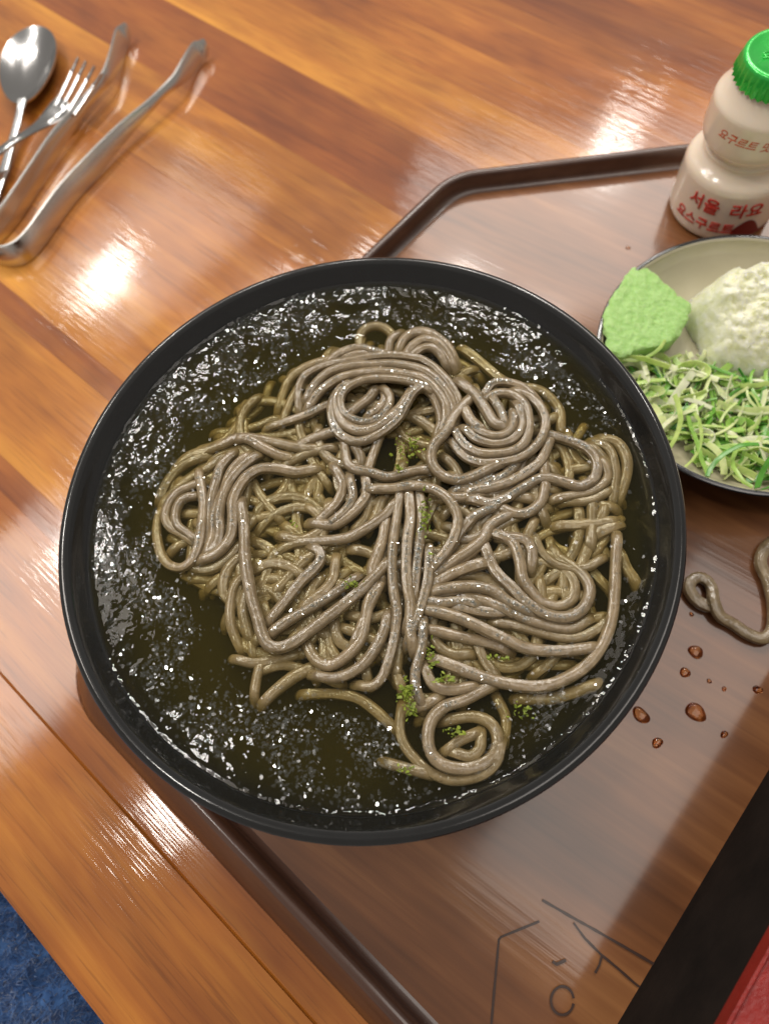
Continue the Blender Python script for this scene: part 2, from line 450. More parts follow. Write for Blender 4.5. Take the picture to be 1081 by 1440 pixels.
# burnt-in emblem: a hexagon house shape with a ring
def strip(name, pts, w, mat, parent, z, close=False):
    V, F = [], []
    n = len(pts)
    for i, p in enumerate(pts):
        a = pts[(i - 1) % n] if (close or i > 0) else p; b = pts[(i + 1) % n] if (close or i < n - 1) else p
        t = (b - a).normalized(); s = Vector((-t.y, t.x, 0))
        wi = w * (1 + .35 * noise.noise(p * 400))
        V += [Vector((p.x, p.y, z)) + s * wi / 2, Vector((p.x, p.y, z)) - s * wi / 2]
    m2 = n if close else n - 1
    for i in range(m2):
        j = (i + 1) % n; F.append((2 * i, 2 * j, 2 * j + 1, 2 * i + 1))
    return pyd(name, V, F, mat, parent, smooth=False)
def ppl(L, z=ZT): return [P(a, b, z) for a, b in L]
def dens(L, st=.002): return catmull(L, step=st) if len(L) > 1 else L
def polyd(L, k=8):
    out = []
    for a, b in zip(L, L[1:]): out += [a.lerp(b, i / k) for i in range(k)]
    return out + [L[-1]]
ZE = ZT + .0003
emb = strip('emblem', polyd(ppl([(688, 1470), (694, 1400), (701, 1322), (704, 1318), (758, 1296)])), .0008, M_EMB, tray, ZE)
strip('emblem_line', polyd(ppl([(762, 1266), (800, 1288), (850, 1316), (912, 1352), (950, 1375)])), .0009, M_EMB, tray, ZE + .0002)
strip('emblem_line', polyd(ppl([(806, 1298), (822, 1320), (845, 1343), (868, 1362), (893, 1384), (930, 1410)])), .0008, M_EMB, tray, ZE + .0002)
strip('emblem_line', polyd(ppl([(845, 1345), (842, 1357), (836, 1368)])), .0008, M_EMB, tray, ZE + .0004)
strip('emblem_line', polyd(ppl([(776, 1352), (782, 1356), (795, 1350)])), .0009, M_EMB, tray, ZE + .0004)
strip('emblem_ring', dens(ppl([(790 + 16 * math.cos(a), 1407 + 20 * math.sin(a)) for a in [PI * 1.95 - i * .37 for i in range(17)]])), .0008, M_EMB, tray, ZE + .0004)
# ------------------------------------------------------------------ bowl
ZR = .080                                     # rim height
RB = .0998
bc = P(523, 777, ZR)
# least-squares middle of the rim circle
_rim = [(302, 427), (260, 455), (158, 555), (120, 622), (87, 770), (124, 971), (200, 1069), (302, 1136), (920, 951), (891, 997), (751, 1127), (842, 476), (891, 535), (545, 362), (958, 740), (510, 1193)]
pts = [P(a, b, ZR - .001) for a, b in _rim]
for _ in range(60):
    g = Vector((0, 0, 0)); rm = sum((p - bc).xy.length for p in pts) / len(pts)
    for p in pts:
        d = (p - bc); d.z = 0; g += d.normalized() * (d.length - rm)
    bc = bc + g * (1.6 / len(pts))
RB = rm
bc.z = ZT
print('bowl', bc, 'rim radius', RB)
bowl = thing('noodle_bowl', (bc.x, bc.y, ZT), 'large round black bowl with glossy rolled rim holding icy noodles', 'bowl')
h = ZR - ZT
outer = [(.040, .0002), (.043, .0004), (.0435, .004), (.0445, .006), (.052, .010), (.068, .026), (.080, .044), (.089, .060), (.0935, .0685), (.0962, .0708), (RB - .0014, .0722), (RB - .0002, .0732), (RB, h - .0008), (RB - .0006, h), (RB - .0020, h + .0004), (RB - .0036, h - .0002)]
inner = [(RB - .0046, h - .0016), (RB - .0052, h - .0030), (RB - .0066, h - .0050), (.0900, .0620), (.085, .053), (.074, .038), (.060, .024), (.045, .0145), (.025, .0115), (.0004, .011)]
V, F = lathe(outer, 160)
o = pyd('bowl_wall', V, F, M_BOWL, bowl)
V, F = lathe([outer[-1]] + inner, 160, cap1=True)
o = pyd('bowl_interior', V, F, M_BOWL, bowl)
V, F = lathe([(.0405, .0003), (.0375, .0003), (.036, .004), (.0005, .005)], 96)
pyd('foot_ring', V, F, M_BOWL, bowl)

# ------------------------------------------------------------------ broth
ZW = ZR - .0060                               # liquid level
def inner_r(z):                               # inside radius of the bowl at height z over the tray
    zz = z - ZT
    pr = [(RB - .0036, h)] + inner
    for (r0, z0), (r1, z1) in zip(pr, pr[1:]):
        if z1 <= zz <= z0: return r1 + (r0 - r1) * (zz - z1) / (z0 - z1 + 1e-9)
    return .02
RW = inner_r(ZW) - .0003
SL_A = [(548, 404), (552, 452), (505, 462), (462, 470), (425, 505), (362, 545), (318, 578), (275, 612), (248, 650), (226, 700), (214, 745), (226, 812), (262, 842), (275, 868), (300, 905), (326, 965), (372, 992), (392, 1000), (432, 972), (470, 1000), (520, 1010), (556, 1018), (570, 1070), (612, 1112), (560, 1135), (480, 1140), (395, 1116), (296, 1062), (215, 992), (158, 905), (128, 800), (128, 715), (150, 640), (195, 562), (255, 502), (330, 445), (430, 408)]
SL_B = [(585, 438), (640, 446), (690, 452), (755, 470), (790, 520), (838, 560), (868, 600), (880, 628), (832, 622), (796, 606), (768, 566), (742, 534), (700, 512), (650, 486), (600, 474)]
SL_C = [(690, 985), (745, 965), (800, 975), (770, 1030), (720, 1040)]
def slush(px, py):
    return inpoly(px, py, SL_A) or inpoly(px, py, SL_B) or inpoly(px, py, SL_C)
def clump(p):                                 # lumpy patches of slush
    a = noise.noise(Vector((p.x * 75, p.y * 75, 3.0))) + .55 * noise.noise(Vector((p.x * 190, p.y * 190, 8.0)))
    return a
def surf_z(x, y):
    p = Vector((x, y, 0)); q = px_of((x, y, ZW))
    z = ZW + .00012 * noise.noise(p * 70)
    rr = (Vector((x - bc.x, y - bc.y))).length
    if rr > RW - .0015: z += .0007 * min(1, (rr - RW + .0015) / .0015)     # meniscus at the wall
    if slush(*q):
        c = clump(p)
        k = max(0, min(1, (c + .42) * 1.8)) * max(0, min(1, (RW - rr) / .004))
        z += k * (.00010 * noise.noise(p * 260) + .00005 * noise.noise(p * 700 + Vector((4, 4, 4))))
    return z
V, F = [], []
NR, NA = 150, 420
for i in range(NR):
    r = RW * ((i + 1) / NR) ** .85
    for k in range(NA):
        a = 2 * PI * k / NA; x, y = bc.x + r * math.cos(a), bc.y + r * math.sin(a)
        V.append((x, y, surf_z(x, y)))
for i in range(NR - 1):
    for k in range(NA):
        j = (k + 1) % NA; F.append((i * NA + k, (i + 1) * NA + k, (i + 1) * NA + j, i * NA + j))
F.append(tuple(range(NA)))
last = (NR - 1) * NA
zs = [ZW - .006, ZW - .016, ZW - .028, ZW - .040, ZW - .049]
for z in zs:
    rr = inner_r(z) - .0006; b0 = len(V)
    for k in range(NA):
        a = 2 * PI * k / NA; V.append((bc.x + rr * math.cos(a), bc.y + rr * math.sin(a), z))
    for k in range(NA):
        j = (k + 1) % NA; F.append((last + k, b0 + k, b0 + j, last + j))
    last = b0
F.append(tuple(last + k for k in range(NA))[::-1])
broth = pyd('broth', V, F, M_BROTH)
tag(broth, 'clear dark olive broth filling the black bowl around the noodles', 'broth', kind='stuff')

# ice crystals floating in clumps (nobody could count them)
def shards(name, n, chooser, mat, smin, smax, label, cat, tilt=.24):
    V, F = [], []
    c = 0; tries = 0
    while c < n and tries < n * 40:
        tries += 1
        p = chooser()
        if p is None: continue
        s = smin + (smax - smin) * random.random() ** 2.0
        e = Matrix.Rotation(random.gauss(0, tilt), 3, 'X') @ Matrix.Rotation(random.gauss(0, tilt), 3, 'Y') @ Matrix.Rotation(random.random() * 6.28, 3, 'Z')
        b0 = len(V); k = random.randint(4, 6); asp = random.uniform(.4, .9); th = s * random.uniform(.12, .35)
        for lv in (-1, 1):
            for i in range(k):
                a = 2 * PI * (i + random.uniform(-.25, .25)) / k
                V.append(p + e @ Vector((s * math.cos(a) * (1 if lv > 0 else .8), s * asp * math.sin(a), lv * th)))
        F.append(tuple(range(b0 + k, b0 + 2 * k))); F.append(tuple(range(b0, b0 + k))[::-1])
        for i in range(k):
            j = (i + 1) % k; F.append((b0 + i, b0 + j, b0 + k + j, b0 + k + i))
        c += 1
    o = pyd(name, V, F, mat, smooth=False)
    return tag(o, label, cat, kind='stuff')
def choose_ice():
    a = random.random() * 2 * PI; r = RW * math.sqrt(random.random()) * .985
    p = Vector((bc.x + r * math.cos(a), bc.y + r * math.sin(a), 0))
    q = px_of((p.x, p.y, ZW))
    if not slush(*q):
        if random.random() > .035: return None
    elif clump(p) < -.10 + random.gauss(0, .20): return None
    p.z = surf_z(p.x, p.y) + random.uniform(-.0002, .0007)
    return p
shards('slush_ice', 9500, choose_ice, M_ICE, .00024, .00085, 'glittering crushed ice slush floating in the dark broth', 'ice')

# ------------------------------------------------------------------ noodles
NO = []                                       # (pixels, heights in mm over the liquid at start..end)
def N(z, *p): NO.append((list(p), z))
# upper coil and the arches over it
N((1, 3, 5, 5, 5, 4, 3), (421, 576), (420, 548), (431, 527), (460, 513), (487, 508), (515, 503), (544, 500), (575, 502), (598, 508), (620, 526), (637, 547), (646, 570), (640, 596))
N((2, 5, 6, 6, 5, 3), (431, 562), (444, 540), (464, 523), (493, 515), (527, 513), (558, 513), (589, 519), (611, 532), (628, 551), (638, 572), (634, 598))
N((2, 5, 7, 7, 6, 4), (433, 575), (449, 552), (475, 533), (504, 525), (535, 523), (564, 526), (593, 532), (613, 548), (625, 567), (628, 588), (622, 606))
N((8, 8, 7, 6, 6, 5), (600, 546), (580, 538), (564, 534), (535, 532), (509, 535), (488, 545), (479, 560), (481, 576), (493, 588), (513, 594), (533, 588), (546, 573), (548, 557), (540, 547))
N((8, 8, 6, 5, 5, 5), (594, 543), (583, 550), (573, 566), (562, 586), (544, 603), (520, 617), (498, 621), (479, 612), (468, 594), (466, 573), (474, 553), (489, 540))
N((6, 7, 6, 5, 5), (578, 553), (565, 572), (547, 589), (526, 603), (503, 606), (483, 596), (474, 579), (473, 561), (481, 546))
N((7, 6, 4, 2, 1), (585, 546), (598, 547), (609, 557), (616, 574), (620, 593), (614, 612))
N((3, 3), (489, 585), (503, 572), (519, 560), (528, 548))
N((3, 4, 2), (520, 583), (533, 575), (541, 560), (538, 545))
N((0, 2, 3, 3), (379, 601), (400, 594), (425, 586), (445, 577), (464, 569))
N((0, 2, 3), (417, 629), (433, 620), (453, 612), (472, 607))
N((3, 4, 4, 3, 3), (484, 622), (486, 640), (490, 654), (502, 661), (520, 664), (544, 671), (564, 667), (584, 662), (604, 661))
N((3, 2, 2), (533, 616), (526, 636), (518, 660))
N((2, 2, 0), (497, 626), (506, 640), (508, 656))
N((-1, 0, -1), (560, 582), (577, 586), (596, 595), (618, 613), (628, 626))
N((-2, -1, -2), (556, 600), (572, 618), (597, 626), (612, 630))
N((5, 7, 8, 7, 6, 6, 6), (668, 556), (656, 566), (640, 583), (629, 604), (613, 622), (606, 639), (609, 655), (621, 668), (640, 675), (662, 671), (686, 660), (702, 652))
N((-2, -1, 0, -1, -3), (506, 494), (506, 474), (515, 462), (533, 459), (549, 468), (555, 486))
N((1, 2, 1), (546, 497), (549, 479), (562, 469))
N((0, 3, 4, 3, 0), (560, 496), (567, 479), (580, 469), (598, 468), (615, 476), (630, 490), (641, 512))
N((2, 5, 5, 2), (571, 500), (583, 485), (598, 478), (614, 482), (627, 496), (637, 514))
N((4, 6, 5, 3), (578, 503), (592, 491), (606, 489), (618, 497), (627, 512))
N((1, 3, 3, 2), (460, 513), (480, 496), (504, 489), (526, 494), (546, 500))
N((-4, -2, 0, 1, 2), (392, 575), (400, 549), (408, 533), (424, 520), (447, 510), (480, 502), (515, 497))
N((-6, -4, -3, -4), (340, 574), (369, 565), (395, 567), (416, 577), (432, 590))
N((-6, -4, -2), (305, 609), (333, 607), (360, 600), (386, 590))
N((-5, -3, -2), (311, 614), (342, 617), (372, 614), (402, 611), (426, 606))
# left bundle
N((-5, -3, -1, 2, 3, 2, 0), (238, 690), (248, 660), (267, 642), (293, 633), (315, 624), (333, 616), (351, 618), (369, 629), (389, 639), (408, 645))
N((3, 1, 0), (338, 616), (360, 617), (389, 623), (420, 630), (446, 632))
N((-1, 0, 1), (402, 654), (422, 643), (446, 634), (466, 630))
N((1, 3, 3, 2, 0), (328, 638), (311, 657), (305, 675), (298, 700), (295, 727), (293, 750), (286, 770))
N((2, 3, 4, 3, 1), (358, 643), (335, 662), (321, 681), (312, 704), (308, 727), (309, 749), (303, 770), (288, 778))
N((0, 2, 4, 5, 4, 3, 1), (444, 660), (415, 664), (393, 660), (369, 659), (351, 667), (338, 682), (328, 704), (328, 727), (325, 753), (313, 771), (298, 782), (282, 788))
N((2, 4, 4, 3, 1, -1, -2, -3), (280, 666), (284, 689), (286, 711), (284, 738), (280, 764), (272, 785), (257, 798), (239, 795), (227, 780), (221, 755), (222, 733), (228, 718))
N((1, 2, 1, 0), (282, 680), (266, 685), (249, 693), (237, 709), (233, 727), (240, 742), (258, 752), (274, 764))
N((2, 2, 2, 1), (272, 698), (255, 704), (247, 722), (250, 739), (264, 750), (277, 760))
N((0, -1, -2), (338, 768), (322, 785), (304, 798), (284, 802), (268, 797))
N((-3, -2, 0), (230, 712), (240, 698), (262, 677), (290, 660), (312, 645))
N((-3, -2), (226, 700), (240, 672), (262, 652), (290, 642))
N((2, 3, 2), (346, 642), (326, 662), (315, 690), (302, 722), (300, 752), (292, 775))
# the stiff strand that bends sharply
N((4, 5, 5, 5, 5, 5, 5, 5, 4), (339, 709), (343, 736), (344, 762), (345, 789), (349, 815), (354, 842), (362, 869), (369, 893), (377, 907), (392, 911), (412, 904), (432, 890), (455, 872), (480, 853), (505, 832), (527, 811), (545, 792))
N((3, 3, 3), (384, 889), (404, 874), (428, 860), (453, 846), (478, 829), (498, 814))
N((2, 3, 3, 1), (380, 872), (404, 842), (424, 817), (441, 801), (451, 787), (449, 775), (438, 769))
N((-4, -2, -2, -3), (356, 737), (368, 713), (391, 701), (418, 700), (440, 710), (456, 726))
N((-4, -1, -1, -1), (362, 750), (378, 730), (400, 718), (422, 714), (442, 718), (462, 722))
N((-3, 0, 2, 4, 4), (388, 780), (404, 768), (424, 762), (450, 761), (487, 757), (513, 744), (540, 726), (556, 708))
N((-4, -3, -4), (356, 782), (389, 778), (416, 788), (430, 800))
N((-2, 0, -1), (358, 803), (382, 793), (406, 797), (426, 810))
N((-3, -1, -3), (360, 820), (384, 814), (404, 821), (415, 838))
N((-6, -5), (366, 748), (400, 747), (442, 753), (470, 760))
N((-1, 0, -2), (342, 782), (325, 795), (315, 815), (315, 835), (326, 848))
N((0, 1, 0, -3), (343, 810), (330, 824), (324, 851), (324, 873), (329, 892), (338, 912))
N((0, -1, -3), (348, 833), (342, 855), (346, 878), (353, 899))
N((-6, -5, -4), (264, 811), (289, 824), (310, 832), (328, 832))
N((-2, -1), (352, 846), (366, 828), (384, 832), (396, 846))
# middle bundle
N((4, 6, 6, 6, 5, 4, 2, 0), (562, 694), (558, 727), (553, 760), (551, 793), (553, 829), (558, 860), (556, 885), (553, 904), (546, 930), (537, 953), (522, 966), (506, 964))
N((4, 6, 7, 6, 4), (575, 696), (577, 727), (573, 758), (571, 793), (573, 824), (577, 849), (576, 882), (581, 909))
N((4, 6, 6, 5, 4), (590, 696), (593, 727), (591, 755), (587, 787), (584, 815), (581, 844), (572, 880))
N((5, 6, 6, 4), (603, 776), (602, 811), (595, 842), (585, 871), (574, 900))
N((4, 6, 7, 8, 8, 7, 7), (520, 688), (553, 687), (580, 683), (609, 688), (631, 703), (643, 727), (639, 753), (627, 775), (612, 793))
N((2, 4, 4, 3, 3, 2, 2, 1, 0), (543, 728), (539, 755), (531, 780), (524, 800), (526, 824), (518, 849), (514, 871), (508, 898), (489, 921), (464, 936), (443, 927), (431, 905))
N((3, 3, 3, 2, 1), (545, 868), (540, 888), (528, 911), (512, 933), (488, 949), (464, 954), (444, 950))
N((3, 3, 2), (533, 825), (517, 858), (507, 882), (498, 904))
N((0, -1, -2), (470, 876), (474, 895), (480, 905), (492, 912))
N((-2, -2), (461, 886), (465, 911), (474, 928))
N((3, 3, 2, 1), (470, 658), (482, 680), (476, 704), (461, 721), (446, 735))
N((3, 4, 3), (492, 672), (496, 700), (485, 719), (466, 735))
N((2, 3, 3, 1), (514, 672), (516, 693), (508, 708), (493, 724), (469, 738), (440, 736))
N((0, -1), (521, 700), (514, 728), (500, 744))
N((0, -1), (539, 700), (528, 727), (522, 738))
N((-5, -4), (462, 774), (487, 793), (511, 808))
N((-4, -3), (466, 766), (492, 768), (520, 776))
N((0, 1, 0), (472, 788), (468, 815), (451, 835), (428, 852))
N((2, 3, 3), (536, 760), (530, 790), (536, 812))
# right of the middle
N((4, 5, 5, 5), (700, 708), (690, 715), (667, 726), (648, 747), (636, 767), (618, 792))
N((2, 4, 5, 4), (720, 722), (690, 738), (680, 757), (660, 774), (640, 787), (612, 806))
N((3, 4, 5), (610, 822), (633, 808), (656, 799), (676, 793))
N((3, 4), (606, 812), (632, 796), (654, 784), (672, 770))
N((3, 5, 5, 4, 3, 1, -1, -3), (680, 766), (695, 801), (719, 826), (743, 850), (772, 866), (799, 868), (820, 855), (829, 833), (822, 813), (804, 797), (782, 784), (752, 779))
N((3, 4, 4, 2, 1, 0, -1, -2), (696, 751), (719, 762), (730, 787), (734, 812), (744, 829), (760, 846), (784, 853), (804, 843), (807, 821), (794, 803), (770, 792), (744, 792))
N((3, 3, 1), (710, 756), (738, 760), (748, 778), (746, 800))
N((4, 6, 5, 4), (610, 832), (640, 826), (669, 825), (693, 831), (715, 847), (745, 861))
N((4, 6, 6, 5, 3, 2), (598, 857), (645, 869), (691, 890), (719, 903), (740, 912), (786, 916), (832, 911))
N((3, 3, 3, 2, 0), (640, 852), (664, 858), (690, 862), (717, 860), (738, 870), (775, 881), (804, 884), (825, 873))
N((1, 1, 0, -1), (698, 876), (731, 882), (775, 894), (808, 898), (837, 887), (855, 873))
N((2, 2, 2), (604, 886), (645, 895), (690, 905), (708, 912))
N((4, 4), (598, 846), (622, 848), (650, 846), (668, 850))
N((3, 4), (608, 836), (636, 832), (664, 824))
N((2, 4), (650, 838), (684, 846), (712, 858))
N((1, 2, 2, 2, 2, 2, 3, 3), (867, 758), (865, 795), (864, 828), (861, 864), (850, 900), (828, 933), (790, 957), (755, 966), (709, 961), (663, 947), (615, 929))
N((-3, -4), (872, 780), (880, 800), (892, 818))
N((-1, -1, 0), (832, 708), (832, 739), (830, 764))
N((-5, -5), (816, 762), (832, 802), (856, 830))
N((-1, -1), (838, 752), (866, 740))
N((-5, -5, -6), (703, 752), (736, 749), (775, 731), (815, 717))
N((-4, -4, -5), (744, 764), (775, 747), (804, 742), (826, 748))
# upper right spiral
N((4, 6, 7, 7, 6, 5, 4), (636, 622), (652, 641), (676, 651), (712, 648), (741, 637), (760, 618), (767, 594), (760, 574), (746, 559), (725, 550))
N((6, 8, 9, 9, 8, 7), (640, 606), (652, 625), (676, 637), (707, 637), (730, 629), (742, 612), (743, 589), (738, 570), (722, 556), (702, 553), (686, 560))
N((8, 9, 10, 10, 9), (654, 604), (669, 617), (695, 624), (718, 619), (732, 605), (734, 587), (727, 570))
N((9, 11, 11, 10), (668, 604), (693, 613), (712, 610), (721, 598), (721, 582))
N((5, 8, 10, 10), (646, 538), (665, 552), (680, 572), (694, 594), (709, 601))
N((8, 10, 10), (692, 560), (704, 579), (710, 600))
N((6, 8), (652, 574), (662, 592), (676, 604))
N((2, 4, 4, 3), (681, 556), (692, 540), (712, 538), (736, 546), (756, 566))
N((-4, -3, -1), (652, 492), (676, 510), (702, 532), (722, 544))
N((-2, -2), (738, 545), (764, 552), (786, 576), (788, 604))
N((3, 3, 3, 3, 3, 4, 4), (764, 610), (794, 618), (823, 630), (838, 649), (836, 671), (816, 684), (790, 677), (762, 672), (738, 684), (712, 700), (688, 708), (664, 702))
N((1, 1, 1), (846, 648), (854, 671), (834, 690), (804, 697), (780, 702))
N((-1, 0, -1), (858, 690), (828, 704), (796, 706))
N((-1, 0, 0, -2), (838, 622), (856, 632), (864, 656), (864, 680), (860, 706))
N((-2, -1, -1, -3), (848, 618), (868, 624), (880, 644), (880, 668), (870, 700))
N((0, 0, -1), (830, 628), (848, 646), (856, 672))
N((4, 4, 4), (771, 622), (760, 648), (736, 667), (712, 679), (688, 686), (660, 692))
N((2, 2, 3, 2), (763, 648), (766, 676), (765, 692), (758, 709), (741, 721), (722, 722), (703, 714))
N((4, 4), (684, 682), (710, 668), (724, 654))
N((3, 4), (640, 690), (664, 684), (690, 672))
N((3, 3), (628, 700), (650, 700), (676, 694))
# bottom spiral and loose ends
N((1, 3, 3, 3, 3, 2, 1, 0, -1, -1), (690, 965), (655, 984), (627, 993), (609, 1009), (602, 1029), (603, 1051), (612, 1068), (631, 1079), (658, 1081), (682, 1073), (697, 1057), (699, 1035), (688, 1016), (664, 1008), (628, 1013))
N((-2, -1, 0, 0, 1), (564, 1000), (562, 1027), (569, 1049), (582, 1066), (602, 1084), (627, 1096), (653, 1097), (680, 1089), (698, 1072), (704, 1050))
N((0, 0), (630, 1054), (648, 1041), (668, 1032))
N((0, 0, -1), (638, 1058), (660, 1064), (674, 1054), (676, 1034))
N((-3, -4), (700, 985), (711, 1010), (709, 1036))
N((2, 2, 2), (597, 940), (609, 963), (631, 971), (664, 966))
N((1, 1), (580, 996), (600, 991), (614, 982))
N((5, 5, 4, 2), (595, 878), (593, 911), (584, 944), (585, 968), (592, 990))
N((0, 0), (672, 908), (682, 931), (697, 951))
N((-2, -3), (658, 908), (655, 932), (660, 948))
N((-4, -3, -3), (430, 977), (468, 976), (502, 982), (526, 998), (552, 1022))
N((0, -1, -2), (374, 985), (391, 969), (415, 951), (438, 940))
N((0, 0), (358, 976), (361, 955), (366, 936))
N((0, 0, -2), (334, 928), (358, 933), (391, 928), (416, 921))
N((-3, -3, -2), (735, 983), (779, 982), (834, 964))
N((-5, -5), (705, 930), (750, 936), (798, 936))
N((0, 0), (547, 1074), (572, 1081), (598, 1088))
N((-1, -2), (372, 942), (400, 936), (432, 944), (470, 958))
# strands lower down, seen through gaps in the heap
random.seed(21)
HEAP = [(225, 700), (252, 640), (300, 600), (350, 560), (400, 530), (440, 500), (520, 470), (620, 480), (690, 530), (770, 560), (850, 620), (876, 720), (860, 860), (800, 940), (700, 960), (660, 1000), (600, 1020), (560, 960), (470, 960), (350, 920), (290, 830), (235, 790)]
deep = 0
while deep < 260:
    x, y = random.uniform(215, 880), random.uniform(470, 960)
    if not inpoly(x, y, HEAP): continue
    a = random.random() * 6.28; k = random.uniform(-.028, .028); L = random.randint(4, 8); q = []
    cx, cy = x, y
    for i in range(L):
        q.append((cx, cy)); cx += 19 * math.cos(a); cy += 19 * math.sin(a); a += k * 19
        if not inpoly(cx, cy, HEAP): break
    if len(q) < 3: continue
    zz = random.choice((-2.2, -3.5, -5, -7))
    # the heap is domed: near its middle the lower layers also stand higher
    dm = max(0, 1 - math.hypot((x - 590) / 300, (y - 720) / 230)) * 4.5
    N((zz + dm, zz + dm + random.uniform(-.8, .8)), *q); deep += 1
noodles = thing('buckwheat_noodles', (bc.x, bc.y, ZW - .01), 'heap of grey-brown buckwheat noodles coiled in the black bowl', 'noodles')
NRAD = .00186
WET = []
for s, (q, z) in enumerate(NO):
    m_ = len(q)
    path = []
    for i, (a, b) in enumerate(q):
        t = i / (m_ - 1) * (len(z) - 1); k = min(int(t), len(z) - 2); zz = z[k] + (z[k + 1] - z[k]) * (t - k)
        path.append(P(a, b, ZW + zz * .00066 - .0027))
    # both ends dive under the neighbouring strands
    e0 = path[0] + (path[0] - path[1]).normalized() * .0035; e0.z -= .0034
    e1 = path[-1] + (path[-1] - path[-2]).normalized() * .0035; e1.z -= .0034
    path = catmull([e0] + path + [e1], step=.0013)
    WET += [(p, s) for p in path if p.z > ZW - .001]
    V, F = sweep(path, NRAD * random.uniform(.86, 1.06), sides=12, flat=.90, squash=.75, seed=s)
    org = Vector((bc.x, bc.y, ZW - .01))
    pyd('noodle', [v - org for v in V], F, M_NOOD, noodles)

# ice crumbs clinging to the wet strands
random.seed(17)
def choose_wet():
    p, s_ = random.choice(WET)
    if noise.noise(p * 85) + .5 * noise.noise(p * 260) < random.uniform(-.25, .45): return None
    a = random.gauss(0, .5); d = Vector((random.gauss(0, 1), random.gauss(0, 1), 0)).normalized() * math.sin(a) * NRAD
    return p + d + Vector((0, 0, NRAD * .93 * math.cos(a)))
shards('clinging_ice', 11000, choose_wet, M_ICE, .00022, .00066, 'tiny glinting ice crumbs clinging to the wet noodles', 'ice', tilt=.28)

# ------------------------------------------------------------------ green seaweed flakes on the noodles
random.seed(5)
V, F = [], []
for (cx, cy, n, sx, sy, z) in ((571, 976, 90, 9, 15, .0030), (579, 1000, 30, 6, 10, .0015), (597, 728, 60, 8, 22, .0045), (575, 628, 60, 16, 14, .002), (492, 822, 26, 10, 7, .003), (622, 955, 30, 14, 5, .003), (606, 925, 26, 5, 16, .003), (635, 1030, 22, 14, 8, .001), (560, 660, 16, 8, 6, .003), (735, 1000, 22, 16, 12, .0008), (568, 1083, 16, 12, 6, .0015), (412, 738, 8, 6, 6, .001), (705, 925, 16, 18, 4, .002)):
    for _ in range(n):
        c = P(random.gauss(cx, sx * .6), random.gauss(cy, sy * .6), ZW + z + random.uniform(-.0008, .0008))
        e = Matrix.Rotation(random.random() * 6.28, 3, Vector((random.gauss(0, 1), random.gauss(0, 1), random.gauss(0, 1))).normalized())
        s = random.uniform(.0004, .0011); b0 = len(V); k = random.randint(4, 6)
        for i in range(k):
            a = 2 * PI * i / k; r = s * random.uniform(.5, 1.1)
            V.append(c + e @ Vector((r * math.cos(a), r * .6 * math.sin(a), 0)))
        for i in range(k):
            V.append(V[b0 + i] + e @ Vector((0, 0, .00012)))
        F.append(tuple(range(b0, b0 + k))[::-1]); F.append(tuple(range(b0 + k, b0 + 2 * k)))
        for i in range(k):
            j = (i + 1) % k; F.append((b0 + i, b0 + j, b0 + k + j, b0 + k + i))
o = pyd('seaweed_flakes', V, F, M_NORI, smooth=False)
tag(o, 'yellow-green seaweed crumbs scattered on the noodles', 'seaweed', kind='stuff')

# ------------------------------------------------------------------ small dish with its condiments
ZD = .0285
_dish = [(840, 469), (854, 415), (888, 378), (928, 353), (962, 340), (1019, 331), (1081, 334), (942, 642), (979, 669), (1019, 689), (1081, 706)]
pts = [P(a, b, ZD) for a, b in _dish]
dc = P(1075, 515, ZD); rd = .064
for _ in range(400):
    g = Vector((0, 0, 0)); rd = sum((p - dc).xy.length for p in pts) / len(pts)
    for p in pts:
        d = (p - dc); d.z = 0; g += d.normalized() * (d.length - rd)
    dc = dc + g * (1.2 / len(pts))
print('dish', dc, rd)
dish = thing('condiment_dish', (dc.x, dc.y, ZT), 'small shallow cream dish with dark outside beside the black bowl', 'dish')
hd = ZD - ZT
RD = rd
V, F = lathe([(.004, .0012), (RD * .52, .0010), (RD * .53, .0002), (RD * .57, .0002), (RD * .585, .0030), (RD * .80, .0085), (RD * .94, .0165), (RD * .985, hd - .0020), (RD, hd - .0006), (RD - .0003, hd), (RD - .0012, hd + .0003), (RD - .0020, hd)], 128)
pyd('dish_underside', V, F, M_NAVY, dish)
dprof = [(RD - .0020, hd), (RD - .0028, hd - .0007), (RD * .955, hd - .0028), (RD * .91, .0165), (RD * .78, .0098), (RD * .58, .0056), (RD * .3, .0042), (.0004, .0040)]
V, F = lathe(dprof, 128, cap1=True)
pyd('dish_interior', V, F, M_CREAM, dish)
def dish_z(x, y):
    r = math.hypot(x - dc.x, y - dc.y)
    for (r0, z0), (r1, z1) in zip(dprof, dprof[1:]):
        if r1 <= r <= r0: return ZT + z1 + (z0 - z1) * (r - r1) / (r0 - r1 + 1e-9)
    return ZT + hd if r > RD - .002 else ZT + .004

